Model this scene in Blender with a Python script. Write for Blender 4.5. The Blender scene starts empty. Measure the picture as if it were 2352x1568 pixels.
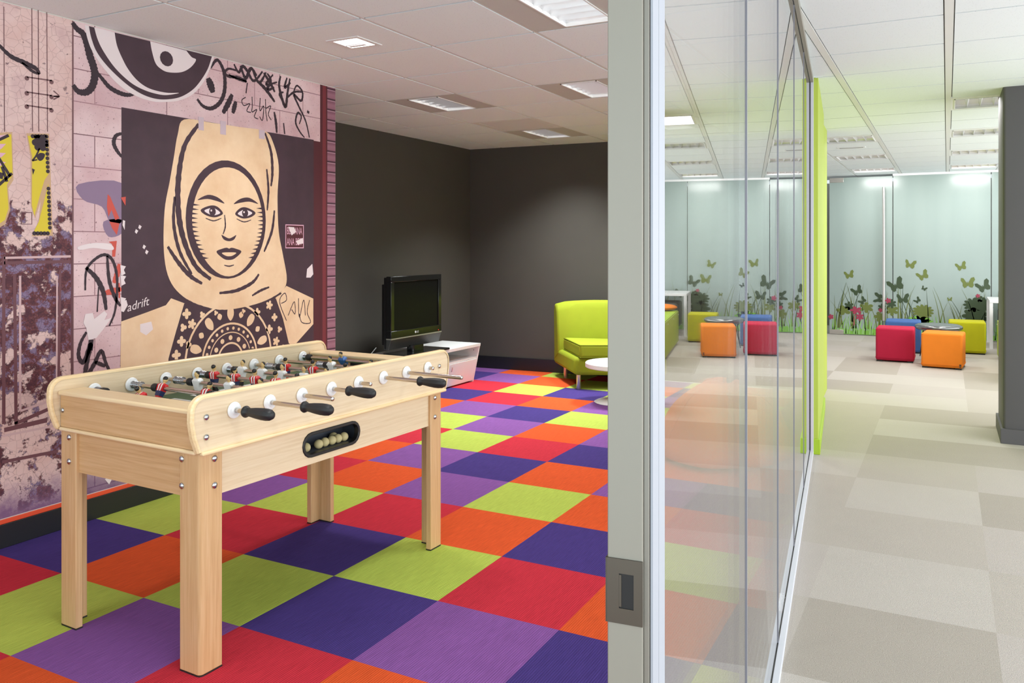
import bpy, bmesh, math, random
from mathutils import Vector, Matrix
C = bpy.context.scene.collection
SC = bpy.context.scene
rnd = random.Random(7)
PI = math.pi

# ------------------------------------------------------------------ camera
FPX = 1882.9
YAW = math.radians(27.955)
CAM = Vector((2.190, -2.590, 1.328))
HOR = 567.7
cd = bpy.data.cameras.new('camera'); cam = bpy.data.objects.new('camera', cd); C.objects.link(cam)
cd.sensor_width = 36; cd.sensor_fit = 'HORIZONTAL'; cd.lens = FPX / 2352 * 36
cd.shift_y = -(784 - HOR) / 2352
cd.clip_start = 0.05; cd.clip_end = 100
cam.location = CAM; cam.rotation_euler = (PI / 2, 0, YAW)
SC.camera = cam
SC.view_settings.view_transform = 'Standard'; SC.view_settings.look = 'None'
SC.view_settings.gamma = 1; SC.view_settings.exposure = 0.1
SC.view_settings.use_curve_mapping = False
try:
    SC.cycles.transparent_max_bounces = 24; SC.cycles.max_bounces = 10
    SC.cycles.glossy_bounces = 6; SC.cycles.caustics_reflective = False; SC.cycles.caustics_refractive = False
except Exception: pass

# ------------------------------------------------------------------ world and large lights
W = bpy.data.worlds.new('world'); SC.world = W; W.use_nodes = True
bgn = W.node_tree.nodes['Background']; bgn.inputs[0].default_value = (0.88, 0.97, 1.0, 1); bgn.inputs[1].default_value = 0.85

def area(name, loc, rot, sx, sy, power, col=(1, 1, 1), spread=180, parent=None):
    l = bpy.data.lights.new(name, 'AREA'); l.shape = 'RECTANGLE'; l.size = sx; l.size_y = sy
    l.energy = power; l.color = col; l.spread = math.radians(spread)
    o = bpy.data.objects.new(name, l); C.objects.link(o); o.location = loc; o.rotation_euler = rot
    if parent: o.parent = parent
    return o
# assumed light added along the open office side, no window built there; added cool fill behind the camera
area('assumed_side_light', (5.2, 2.6, 1.15), (0, PI / 2, 0), 2.2, 15.0, 385, (0.95, 0.97, 1.0))
area('front_fill', (1.0, -5.2, 1.15), (PI / 2, 0, 0), 5.0, 2.2, 70, (0.80, 0.97, 1.0))

# ------------------------------------------------------------------ photograph geometry helpers
FWD = Vector((-math.sin(YAW), math.cos(YAW), 0)); RGT = Vector((math.cos(YAW), math.sin(YAW), 0))
def ray(px, py): return FWD + RGT * ((px - 1176) / FPX) + Vector((0, 0, (HOR - py) / FPX))
def on_x(px, py, x):
    d = ray(px, py); return CAM + d * ((x - CAM.x) / d.x)
def on_y(px, py, y):
    d = ray(px, py); return CAM + d * ((y - CAM.y) / d.y)

# ------------------------------------------------------------------ materials
def srgb(r, g, b):
    f = lambda c: (c / 255 / 12.92) if c / 255 <= .04045 else ((c / 255 + .055) / 1.055) ** 2.4
    return (f(r), f(g), f(b), 1)
def nt(m): return m.node_tree.nodes, m.node_tree.links
def mat(name, col, rough=.6, metal=0, spec=.5, emit=0, emitcol=None):
    m = bpy.data.materials.new(name); m.use_nodes = True
    b = m.node_tree.nodes['Principled BSDF']
    b.inputs['Base Color'].default_value = col; b.inputs['Roughness'].default_value = rough
    b.inputs['Metallic'].default_value = metal; b.inputs['Specular IOR Level'].default_value = spec
    if emit:
        b.inputs['Emission Color'].default_value = emitcol or col; b.inputs['Emission Strength'].default_value = emit
    return m
def bsdf(m): return m.node_tree.nodes['Principled BSDF']
def coords(m, kind='Object', scale=(1, 1, 1)):
    n, l = nt(m); t = n.new('ShaderNodeTexCoord'); p = n.new('ShaderNodeMapping'); p.inputs['Scale'].default_value = scale
    l.new(t.outputs[kind], p.inputs[0]); return p.outputs[0]
def ramp(m, fac, stops):
    n, l = nt(m); r = n.new('ShaderNodeValToRGB'); el = r.color_ramp.elements
    while len(el) < len(stops): el.new(.5)
    for e, (p, c) in zip(el, stops): e.position = p; e.color = c
    l.new(fac, r.inputs[0]); return r.outputs[0]
def noise(m, vec, scale, detail=3, rough=.5, dist=0):
    n, l = nt(m); t = n.new('ShaderNodeTexNoise'); t.inputs['Scale'].default_value = scale
    t.inputs['Detail'].default_value = detail; t.inputs['Roughness'].default_value = rough; t.inputs['Distortion'].default_value = dist
    l.new(vec, t.inputs['Vector']); return t.outputs['Fac']
def voro(m, vec, scale, feature='F1', out='Distance'):
    n, l = nt(m); t = n.new('ShaderNodeTexVoronoi'); t.feature = feature; t.inputs['Scale'].default_value = scale
    l.new(vec, t.inputs['Vector']); return t.outputs[out]
def mixc(m, fac, a, b, mode='MIX'):
    n, l = nt(m); x = n.new('ShaderNodeMix'); x.data_type = 'RGBA'; x.blend_type = mode
    for s, v in ((0, fac), (6, a), (7, b)):
        if isinstance(v, (tuple, list)): x.inputs[s].default_value = v
        elif isinstance(v, (int, float)): x.inputs[s].default_value = v
        else: l.new(v, x.inputs[s])
    return x.outputs[2]
def math_(m, op, a, b=0, c=None):
    n, l = nt(m); x = n.new('ShaderNodeMath'); x.operation = op
    for i, v in enumerate((a, b) if c is None else (a, b, c)):
        if isinstance(v, (int, float)): x.inputs[i].default_value = v
        else: l.new(v, x.inputs[i])
    return x.outputs[0]
def setcol(m, c): m.node_tree.links.new(c, bsdf(m).inputs['Base Color'])
def bump(m, h, strength=.3, dist=.002):
    n, l = nt(m); b = n.new('ShaderNodeBump'); b.inputs['Strength'].default_value = strength; b.inputs['Distance'].default_value = dist
    l.new(h, b.inputs['Height']); l.new(b.outputs[0], bsdf(m).inputs['Normal'])

def wood(name, axis, a, b, c, rough=.42):
    m = mat(name, a, rough)
    s = [70, 70, 70]; s[axis] = 2.2
    v = coords(m, 'Object', s)
    f1 = noise(m, v, 1.6, 4, .6, .6)
    s2 = [160, 160, 160]; s2[axis] = 9
    f2 = noise(m, coords(m, 'Object', s2), 1.2, 2, .5)
    s3 = [4, 4, 4]; s3[axis] = .7
    f3 = noise(m, coords(m, 'Object', s3), 1.0, 2, .5)
    col = ramp(m, f1, [(.3, c), (.5, a), (.72, b)])
    col = mixc(m, math_(m, 'MULTIPLY', ramp(m, f2, [(.45, (0, 0, 0, 1)), (.75, (1, 1, 1, 1))]), .25), col, c)
    col = mixc(m, math_(m, 'MULTIPLY', f3, .3), col, b)
    setcol(m, col); return m
WL = (srgb(226, 202, 168), srgb(232, 211, 180), srgb(215, 187, 150))     # pale beech laminate
WD = (srgb(205, 163, 116), srgb(214, 176, 132), srgb(190, 146, 98))     # solid beech
wood_y = wood('beech_laminate_long', 1, *WL); wood_x = wood('beech_laminate_cross', 0, *WD); wood_z = wood('solid_beech', 2, *WD)
wood_trim = wood('beech_edge_trim', 1, srgb(238, 208, 160), srgb(244, 218, 176), srgb(228, 194, 142), .35)
wood_trimx = wood('beech_edge_trim_cross', 0, srgb(236, 208, 164), srgb(240, 216, 176), srgb(226, 194, 148), .35)
chrome = mat('chrome', srgb(205, 205, 208), .12, 1)
steel = mat('brushed_steel', srgb(98, 92, 84), .4, .9)
zinc = mat('zinc_bolt', srgb(190, 192, 198), .22, 1)
rodm = mat('rod_chrome', srgb(200, 190, 180), .14, 1)
black_rub = mat('black_rubber', srgb(30, 30, 32), .5)
black_pl = mat('black_plastic', srgb(22, 22, 24), .35)
white_pl = mat('white_plastic', srgb(240, 240, 240), .4)
white_lac = mat('white_lacquer', srgb(232, 230, 230), .35)
dark_wall = mat('charcoal_paint', srgb(84, 80, 75), .7)
setcol(dark_wall, mixc(dark_wall, noise(dark_wall, coords(dark_wall), 3, 3), srgb(71, 66, 61), srgb(77, 72, 66)))
pillar_m = mat('dark_grey_paint', srgb(84, 82, 84), .6)
base_m = mat('black_skirting', srgb(30, 30, 33), .35)
gap_light = mat('orange_red_gap_light', srgb(228, 80, 45), .4)  # light in the gap above the skirting, painted as an orange strip
lime_paint = mat('lime_paint', srgb(172, 188, 70), .55)
lime_dark = mat('lime_skirting', srgb(160, 190, 40), .5)
alu_w = mat('white_aluminium', srgb(208, 211, 219), .4)
alu_g = mat('grey_aluminium', srgb(146, 142, 132), .5, .2)
gasket = mat('black_gasket', srgb(25, 25, 28), .5)
silicone = mat('silicone_joint', srgb(136, 136, 146), .3)
rearwall = mat('pale_wall_paint', srgb(215, 214, 208), .7)

def fabric(name, col, sc=900, st=.25):
    m = mat(name, col, .85, spec=.25)
    v = coords(m)
    f = noise(m, v, sc, 2); g = noise(m, v, 14, 3)
    dk = tuple(c * .82 for c in col[:3]) + (1,)
    setcol(m, mixc(m, math_(m, 'MULTIPLY', g, .55), col, dk)); bump(m, f, st, .001)
    return m

def carpet(name, col, var=.16, ribs=True):
    m = mat(name, col, .95, spec=.1)
    v = coords(m); lo = tuple(c * (1 - var) for c in col[:3]) + (1,); hi = tuple(min(1, c * (1 + var)) for c in col[:3]) + (1,)
    f = noise(m, coords(m, 'Object', (220, 12, 1)) if ribs else v, 1 if ribs else 260, 3, .6)
    g = noise(m, v, 5, 2)
    c = mixc(m, ramp(m, f, [(.3, (0, 0, 0, 1)), (.7, (1, 1, 1, 1))]), lo, hi)
    c = mixc(m, math_(m, 'MULTIPLY', g, .3), c, lo)
    setcol(m, c)
    h = f
    if ribs:
        n, l = nt(m); w = n.new('ShaderNodeTexWave'); w.bands_direction = 'X'; w.inputs['Scale'].default_value = 38
        w.inputs['Distortion'].default_value = .6; w.inputs['Detail'].default_value = 2; l.new(v, w.inputs['Vector'])
        h = math_(m, 'ADD', math_(m, 'MULTIPLY', w.outputs['Fac'], .7), f)
    bump(m, h, .5, .003)
    return m
tile_m = {'G': carpet('carpet_lime', srgb(174, 188, 82)), 'N': carpet('carpet_indigo', srgb(70, 54, 118)),
          'R': carpet('carpet_red', srgb(192, 48, 62)), 'O': carpet('carpet_orange', srgb(212, 84, 42)), 'P': carpet('carpet_violet', srgb(130, 82, 148))}
beige = [carpet('carpet_beige_%d' % i, c, .17, False) for i, c in enumerate((srgb(190, 183, 174), srgb(183, 175, 165), srgb(173, 165, 154), srgb(186, 178, 170)))]

# thin clear glazing: mirror share by the angle of view (Schlick), the rest passes straight through
def glazing(name, tint=(.97, .985, .975, 1), f0=.09):
    m = bpy.data.materials.new(name); m.use_nodes = True; n, l = nt(m)
    for x in list(n):
        if x.type != 'OUTPUT_MATERIAL': n.remove(x)
    out = [x for x in n if x.type == 'OUTPUT_MATERIAL'][0]
    g = n.new('ShaderNodeNewGeometry'); d = n.new('ShaderNodeVectorMath'); d.operation = 'DOT_PRODUCT'
    l.new(g.outputs['Normal'], d.inputs[0]); l.new(g.outputs['Incoming'], d.inputs[1])
    a = math_(m, 'ABSOLUTE', d.outputs['Value']); p = math_(m, 'POWER', math_(m, 'SUBTRACT', 1.0, a), 4.2)
    fac = math_(m, 'MULTIPLY_ADD', p, 1 - f0, f0)
    tr = n.new('ShaderNodeBsdfTransparent'); tr.inputs[0].default_value = tint
    gl = n.new('ShaderNodeBsdfGlossy'); gl.inputs['Roughness'].default_value = 0.0; gl.inputs[0].default_value = (1, 1, 1, 1)
    mx = n.new('ShaderNodeMixShader'); l.new(fac, mx.inputs[0]); l.new(tr.outputs[0], mx.inputs[1]); l.new(gl.outputs[0], mx.inputs[2])
    l.new(mx.outputs[0], out.inputs[0]); return m
glass_m = glazing('clear_glass')

# ------------------------------------------------------------------ mesh builder
class MB:
    def __init__(s): s.v = []; s.f = []; s.m = []
    def add(s, vs, fs, m=0):
        o = len(s.v); s.v += [tuple(v) for v in vs]
        for f in fs: s.f.append(tuple(i + o for i in f)); s.m.append(m)
        return s
    def box(s, x0, x1, y0, y1, z0, z1, m=0):
        vs = [(x, y, z) for z in (z0, z1) for y in (y0, y1) for x in (x0, x1)]
        return s.add(vs, [(0, 2, 3, 1), (4, 5, 7, 6), (0, 1, 5, 4), (2, 6, 7, 3), (0, 4, 6, 2), (1, 3, 7, 5)], m)
    def prism(s, poly, fn, a, b, m=0):
        # poly: 2D outline, fn(u, v, t) -> 3D point, extruded from t=a to t=b
        n = len(poly); vs = [fn(u, v, a) for u, v in poly] + [fn(u, v, b) for u, v in poly]
        fs = [tuple(range(n))[::-1], tuple(range(n, 2 * n))] + [(i, (i + 1) % n, n + (i + 1) % n, n + i) for i in range(n)]
        return s.add(vs, fs, m)
    def flat(s, pts, m=0): return s.add(pts, [tuple(range(len(pts)))], m)
    def lathe(s, prof, o=(0, 0, 0), axis=2, n=20, m=0, flute=None):
        # prof: (radius, height) along axis; flute(t, ang) scales the radius
        o = Vector(o); vs = []
        for k, (r, h) in enumerate(prof):
            for i in range(n):
                a = 2 * PI * i / n; q = r * (flute(k, a) if flute else 1)
                p = [0, 0, 0]; p[axis] = h; p[(axis + 1) % 3] = q * math.cos(a); p[(axis + 2) % 3] = q * math.sin(a)
                vs.append(o + Vector(p))
        fs = [(k * n + i, k * n + (i + 1) % n, (k + 1) * n + (i + 1) % n, (k + 1) * n + i) for k in range(len(prof) - 1) for i in range(n)]
        fs.append(tuple(range(n))[::-1]); fs.append(tuple(range((len(prof) - 1) * n, len(prof) * n)))
        return s.add(vs, fs, m)
    def ball(s, c, rx, ry=None, rz=None, n=14, k=9, m=0):
        ry = ry or rx; rz = rz or rx; c = Vector(c); vs = [c + Vector((0, 0, -rz))]
        for j in range(1, k):
            t = -PI / 2 + PI * j / k
            for i in range(n):
                a = 2 * PI * i / n; vs.append(c + Vector((rx * math.cos(t) * math.cos(a), ry * math.cos(t) * math.sin(a), rz * math.sin(t))))
        vs.append(c + Vector((0, 0, rz))); fs = [(0, 1 + (i + 1) % n, 1 + i) for i in range(n)]
        for j in range(k - 2):
            b = 1 + j * n; fs += [(b + i, b + (i + 1) % n, b + n + (i + 1) % n, b + n + i) for i in range(n)]
        b = 1 + (k - 2) * n; fs += [(b + i, b + (i + 1) % n, len(vs) - 1) for i in range(n)]
        return s.add(vs, fs, m)
    def tube(s, path, r, n=8, m=0):
        path = [Vector(p) for p in path]; vs = []; up = Vector((0.13, 0.31, 0.94)); last = None
        for i, p in enumerate(path):
            t = (path[min(i + 1, len(path) - 1)] - path[max(i - 1, 0)]).normalized()
            a = t.cross(up) if last is None else last - t * last.dot(t)
            a.normalize(); last = a; b = t.cross(a); rr = r[i] if isinstance(r, (list, tuple)) else r
            vs += [p + (a * math.cos(2 * PI * k / n) + b * math.sin(2 * PI * k / n)) * rr for k in range(n)]
        fs = [(i * n + k, i * n + (k + 1) % n, (i + 1) * n + (k + 1) % n, (i + 1) * n + k) for i in range(len(path) - 1) for k in range(n)]
        fs.append(tuple(range(n))[::-1]); fs.append(tuple(range((len(path) - 1) * n, len(path) * n)))
        return s.add(vs, fs, m)
    def build(s, name, mats, parent=None, bevel=0, seg=2, angle=35, loc=None, fix=True, subsurf=0):
        me = bpy.data.meshes.new(name); me.from_pydata(s.v, [], s.f)
        for m in (mats if isinstance(mats, (list, tuple)) else [mats]): me.materials.append(m)
        me.polygons.foreach_set('material_index', s.m)
        if fix:
            bm = bmesh.new(); bm.from_mesh(me); bmesh.ops.recalc_face_normals(bm, faces=bm.faces[:]); bm.to_mesh(me); bm.free()
        me.polygons.foreach_set('use_smooth', [True] * len(me.polygons))
        try: me.set_sharp_from_angle(angle=math.radians(angle))
        except Exception: pass
        o = bpy.data.objects.new(name, me); C.objects.link(o)
        if parent: o.parent = parent
        if loc is not None: o.location = loc
        if bevel:
            b = o.modifiers.new('bevel', 'BEVEL'); b.width = bevel; b.segments = seg; b.limit_method = 'ANGLE'; b.angle_limit = math.radians(40)
            b.harden_normals = False
        if subsurf:
            b = o.modifiers.new('sub', 'SUBSURF'); b.levels = subsurf; b.render_levels = subsurf
        return o
def tag(o, label=None, cat=None, group=None, kind=None):
    if label: o['label'] = label
    if cat: o['category'] = cat
    if group: o['group'] = group
    if kind: o['kind'] = kind
    return o
def thing(name, label, cat, loc=(0, 0, 0), rz=0, group=None, kind=None):
    o = bpy.data.objects.new(name, None); C.objects.link(o); o.location = loc; o.rotation_euler = (0, 0, rz); o.empty_display_size = .05
    return tag(o, label, cat, group, kind)
def copy_tree(o, parent=None):
    c = o.copy(); C.objects.link(c)
    if parent: c.parent = parent
    for ch in list(o.children): copy_tree(ch, c)
    return c
def rrect(x0, x1, y0, y1, r, n=5):
    pts = []
    for cx, cy, a0 in ((x1 - r, y0 + r, -PI / 2), (x1 - r, y1 - r, 0), (x0 + r, y1 - r, PI / 2), (x0 + r, y0 + r, PI)):
        for i in range(n + 1):
            a = a0 + PI / 2 * i / n; pts.append((cx + r * math.cos(a), cy + r * math.sin(a)))
    return pts
def smooth(pts, k=6, closed=False):
    P = [Vector(p) for p in pts]; n = len(P); out = []
    rng = range(n if closed else n - 1)
    for i in rng:
        g = lambda j: P[j % n] if closed else P[max(0, min(n - 1, j))]
        p0, p1, p2, p3 = g(i - 1), g(i), g(i + 1), g(i + 2)
        for s in range(k):
            t = s / k
            out.append(.5 * ((2 * p1) + (p2 - p0) * t + (2 * p0 - 5 * p1 + 4 * p2 - p3) * t * t + (3 * p1 - p0 - 3 * p2 + p3) * t ** 3))
    if not closed: out.append(P[-1])
    return out
def text_mesh(mb, body, place, size, m=0, shear=0):
    # adds lettering outlines; place(u, v) -> 3D
    cu = bpy.data.curves.new('t', 'FONT'); cu.body = body; cu.size = size; cu.shear = shear; cu.resolution_u = 3
    ob = bpy.data.objects.new('t', cu); C.objects.link(ob)
    dg = bpy.context.evaluated_depsgraph_get(); me = bpy.data.meshes.new_from_object(ob.evaluated_get(dg))
    mb.add([place(v.co.x, v.co.y) for v in me.vertices], [tuple(p.vertices) for p in me.polygons], m)
    bpy.data.objects.remove(ob); bpy.data.meshes.remove(me); bpy.data.curves.remove(cu)
def clip_poly(poly, p0, nrm, keep):
    # keep the side where sign(dot(p - p0, nrm)) == keep
    out = []; sd = [((p[0] - p0[0]) * nrm[0] + (p[1] - p0[1]) * nrm[1]) * keep for p in poly]
    for i in range(len(poly)):
        a, b = poly[i], poly[(i + 1) % len(poly)]; da, db = sd[i], sd[(i + 1) % len(poly)]
        if da >= 0: out.append(a)
        if da * db < 0:
            t = da / (da - db); out.append((a[0] + (b[0] - a[0]) * t, a[1] + (b[1] - a[1]) * t))
    return out

# ------------------------------------------------------------------ setting
ZC = 2.415
XW = -1.50                       # mural wall face
GP = Vector((1.715, -0.012, 0)); GD = Vector((-.317, 3.059, 0)).normalized(); GN = Vector((GD.y, -GD.x, 0))
def gl(s, o, z): return GP + GD * s + GN * o + Vector((0, 0, z))   # glass line coordinates: along, across, up
XL, YB = -2.50, 5.245

KNOWN = {(0, 0): 'G', (1, 0): 'R', (0, 1): 'O', (1, 1): 'N', (0, 2): 'G', (1, 2): 'O', (0, 3): 'O', (1, 3): 'P', (0, 4): 'N', (0, 5): 'P', (0, 6): 'R',
 (-1, 3): 'N', (-1, 4): 'R', (-1, 5): 'O', (-1, 6): 'G', (-1, 7): 'P', (-1, 8): 'G', (-1, 2): 'P', (-1, 1): 'R', (-1, 0): 'N', (-1, -1): 'G', (-1, -2): 'P',
 (0, -1): 'N', (0, -2): 'R', (1, -1): 'P', (1, -2): 'O', (2, -1): 'N', (2, 0): 'O', (2, 1): 'G', (2, 2): 'R', (2, 3): 'N', (3, 1): 'R', (3, 0): 'N', (3, -1): 'G',
 (1, 4): 'O', (2, 4): 'O', (1, 5): 'G', (-2, -1): 'O', (-2, 0): 'R', (-2, 1): 'G', (-2, 2): 'O', (-2, 3): 'P', (-2, 4): 'G', (-2, 5): 'P', (-2, 6): 'N', (-2, 7): 'O',
 (-2, 8): 'N', (-2, 9): 'G', (-2, 10): 'R', (-2, -2): 'G', (-2, -3): 'R', (-1, -3): 'O', (-3, -1): 'N', (-3, -2): 'R', (-3, 0): 'G', (-3, 1): 'P', (-3, 2): 'R', (-3, 3): 'O',
 (-3, 4): 'R', (-3, 5): 'G', (-3, 6): 'P', (-3, 7): 'R', (-3, 8): 'G', (-3, 9): 'O', (-3, 10): 'G', (-4, 6): 'O', (-4, 7): 'N', (-4, 8): 'R', (-4, 9): 'P', (-4, 10): 'O',
 (-5, 9): 'N', (-5, 10): 'P'}
def build_floor():
    keys = 'GNROP'; mb = MB()
    for i in range(-6, 5):
        for j in range(-8, 11):
            k = KNOWN.get((i, j))
            if not k:
                ban = {KNOWN.get((i + a, j + b)) for a, b in ((1, 0), (-1, 0), (0, 1), (0, -1))}
                opts = [c for c in keys if c not in ban] or list(keys); k = rnd.choice(opts); KNOWN[(i, j)] = k
            p = [(i * .5, j * .5), (i * .5 + .5, j * .5), (i * .5 + .5, j * .5 + .5), (i * .5, j * .5 + .5)]
            p = clip_poly(p, GP, GN, -1)
            if len(p) > 2: p = clip_poly(p, (0, 5.33), (0, 1), -1)
            if len(p) > 2: p = clip_poly(p, (XL - .05, 0), (1, 0), 1)
            if len(p) > 2: mb.flat([(x, y, 0) for x, y in p], keys.index(k))
    o = mb.build('floor_playroom', [tile_m[c] for c in keys]); tag(o, 'multicoloured carpet tile floor of the playroom', 'floor', kind='structure')
    T = .6128; ox, oy = 1.7272, 4.3637; mb = MB()
    pat = {(0, 0): 0, (0, -1): 2, (0, -2): 2, (0, 1): 0, (0, 2): 1, (0, 3): 0, (-1, 0): 1, (-1, 1): 0, (-1, 2): 2, (-1, 3): 0, (-1, -1): 1, (0, -3): 1, (0, 4): 3, (-1, 4): 2, (1, 0): 2, (1, 1): 1, (1, -1): 0, (1, -2): 2}
    pat[(0, 0)] = 2; pat[(0, -1)] = 0; pat[(0, 1)] = 0; pat[(0, 2)] = 3; pat[(0, 3)] = 0
    for i in range(-10, 7):
        for j in range(-15, 14):
            k = pat.get((i, j));
            if k is None: k = rnd.choice((0, 1, 2, 3, 1, 0))
            x, y = ox + i * T, oy + j * T
            p = [(x, y), (x + T, y), (x + T, y + T), (x, y + T)]
            if y < YB + .1 + T: 
                q = clip_poly(p, GP, GN, 1)
                if y + T > YB + .1:
                    q2 = clip_poly(clip_poly(p, GP, GN, -1) or p, (0, YB + .1), (0, 1), 1) if len(clip_poly(p, GP, GN, -1)) > 2 else []
                    if len(q2) > 2: mb.flat([(a, b, 0) for a, b in q2], k)
                p = q
            if len(p) > 2: mb.flat([(a, b, 0) for a, b in p], k)
    o = mb.build('floor_corridor', beige); tag(o, 'beige and cream carpet tile floor of the open office', 'floor', kind='structure')
build_floor()

# walls
o = MB().box(XW - .06, XW, -6.2, 1.79, 0, ZC + .1).build('wall_mural', rearwall); tag(o, 'wall carrying the printed street art mural', 'wall', kind='structure')
o = MB().box(XL - .1, XL, 1.0, YB + .2, 0, ZC + .1).box(XL, XW - .06, 1.72, 1.785, 0, ZC + .1).build('wall_left', dark_wall); tag(o, 'charcoal wall behind the television', 'wall', kind='structure')
def yb(x): return YB + .055 * (x - XL)
o = MB().prism([(XL - .1, yb(XL)), (1.2, yb(1.2)), (1.2, yb(1.2) + .1), (XL - .1, yb(XL) + .1)], lambda u, v, t: (u, v, t), 0, ZC + .1).build('wall_back', dark_wall); tag(o, 'charcoal wall behind the green sofa', 'wall', kind='structure')
ob = MB().box(XW, XW + .012, -6, 1.79, 0, .105, 0).box(XW, XW + .008, -6, 1.79, .105, .125, 1).build('baseboard_left', [base_m, gap_light], bevel=.002); tag(ob, 'black skirting with painted orange gap light under the mural', 'skirting', kind='structure')
ob = MB().prism([(XL, yb(XL) - .014), (1.2, yb(1.2) - .014), (1.2, yb(1.2)), (XL, yb(XL))], lambda u, v, t: (u, v, t), 0, .135).box(XL, XL + .014, 1.79, YB, 0, .135).build('baseboard_back', base_m, bevel=.003); tag(ob, 'black skirting along the charcoal walls', 'skirting', kind='structure')

# green partition wall past the glazing
mb = MB(); SG0, SG1 = 3.0, 4.58
def gbox(mb, s0, s1, o0, o1, z0, z1, m=0):
    mb.prism([(s0, o0), (s1, o0), (s1, o1), (s0, o1)], lambda u, v, t: gl(u, v, t), z0, z1, m)
gbox(mb, SG0, SG1, -.056, .054, 0, ZC + .02, 0); gbox(mb, SG0 - .012, SG1, -.068, .066, 0, .098, 1)
e = gl(SG1, 0, 0)
mb.prism([(e.x - .05, e.y - .1), (e.x + .02, e.y - .1), (1.2, yb(1.2) + .1), (1.1, yb(1.2) + .1)], lambda u, v, t: (u, v, t), 0, ZC + .02, 0)
o = mb.build('wall_partition', [lime_paint, lime_dark], bevel=.003); tag(o, 'lime green partition wall at the end of the glazing', 'wall', kind='structure')

# dark pillar on the right
mb = MB(); mb.prism(rrect(2.525, 3.3, 3.885, 4.46, .02, 3), lambda u, v, t: (u, v, t), 0, ZC + .05, 0)
mb.prism([(2.51, 3.868), (3.32, 3.868), (3.32, 4.475), (2.51, 4.475)], lambda u, v, t: (u, v, t), 0, .10, 1)
o = mb.build('wall_pillar', [pillar_m, pillar_m], bevel=.002); tag(o, 'dark grey pillar with skirting at the right edge', 'pillar', kind='structure')

# ------------------------------------------------------------------ ceiling
X0, DX, Y0, DY = -1.5, .6165, .52, .612
def gx(k): return X0 + DX * k
def gy(k): return Y0 + DY * k
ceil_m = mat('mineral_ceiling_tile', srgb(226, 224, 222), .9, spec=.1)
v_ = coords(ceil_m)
setcol(ceil_m, mixc(ceil_m, ramp(ceil_m, voro(ceil_m, v_, 95), [(.10, (1, 1, 1, 1)), (.2, (0, 0, 0, 1))]), srgb(234, 240, 243), srgb(208, 213, 215)))  # cool tint put into the tile colour to offset pink carpet bounce
tee_m = mat('white_ceiling_tee', srgb(226, 226, 224), .5)
gap_m = mat('ceiling_joint', srgb(96, 93, 90), .8)
LEFT_L = [(0, 3), (2, 3), (0, 6), (3, 0), (2, 6), (3, -3)]
RIGHT_L = [(6, 6), (6, 9), (6, 12), (6, 15), (4, 9), (4, 12), (4, 15), (6, 3 - 0)]
RIGHT_L = RIGHT_L[:-1]
HOLES = set(LEFT_L + RIGHT_L + [(0, 5)])
def build_ceiling():
    mb = MB()
    for i in range(-3, 12):
        for j in range(-11, 18):
            x0, x1, y0, y1 = gx(i), gx(i + 1), gy(j), gy(j + 1)
            if (i, j) not in HOLES:
                wa = .012 if i < 5 else .024; wb = .012 if i < 4 else .024
                a0, a1, b0, b1 = x0 + wa, x1 - wb, y0 + .008, y1 - .008
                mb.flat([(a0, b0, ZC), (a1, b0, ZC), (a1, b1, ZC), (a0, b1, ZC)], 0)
                mb.flat([(x0, y0, ZC + .009), (x1, y0, ZC + .009), (x1, y1, ZC + .009), (x0, y1, ZC + .009)], 2)
                for p, q in (((a0, b0), (a1, b0)), ((a1, b0), (a1, b1)), ((a1, b1), (a0, b1)), ((a0, b1), (a0, b0))):
                    mb.flat([(*p, ZC), (*q, ZC), (*q, ZC + .009), (*p, ZC + .009)], 0)
        w = .0075 if i < 5 else .019
        mb.box(gx(i) - w, gx(i) + w, gy(-11), gy(18), ZC + .002 if i < 5 else ZC - .002, ZC + .008, 1)
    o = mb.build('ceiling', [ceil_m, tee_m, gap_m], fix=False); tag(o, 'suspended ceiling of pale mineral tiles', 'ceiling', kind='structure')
build_ceiling()

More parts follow.
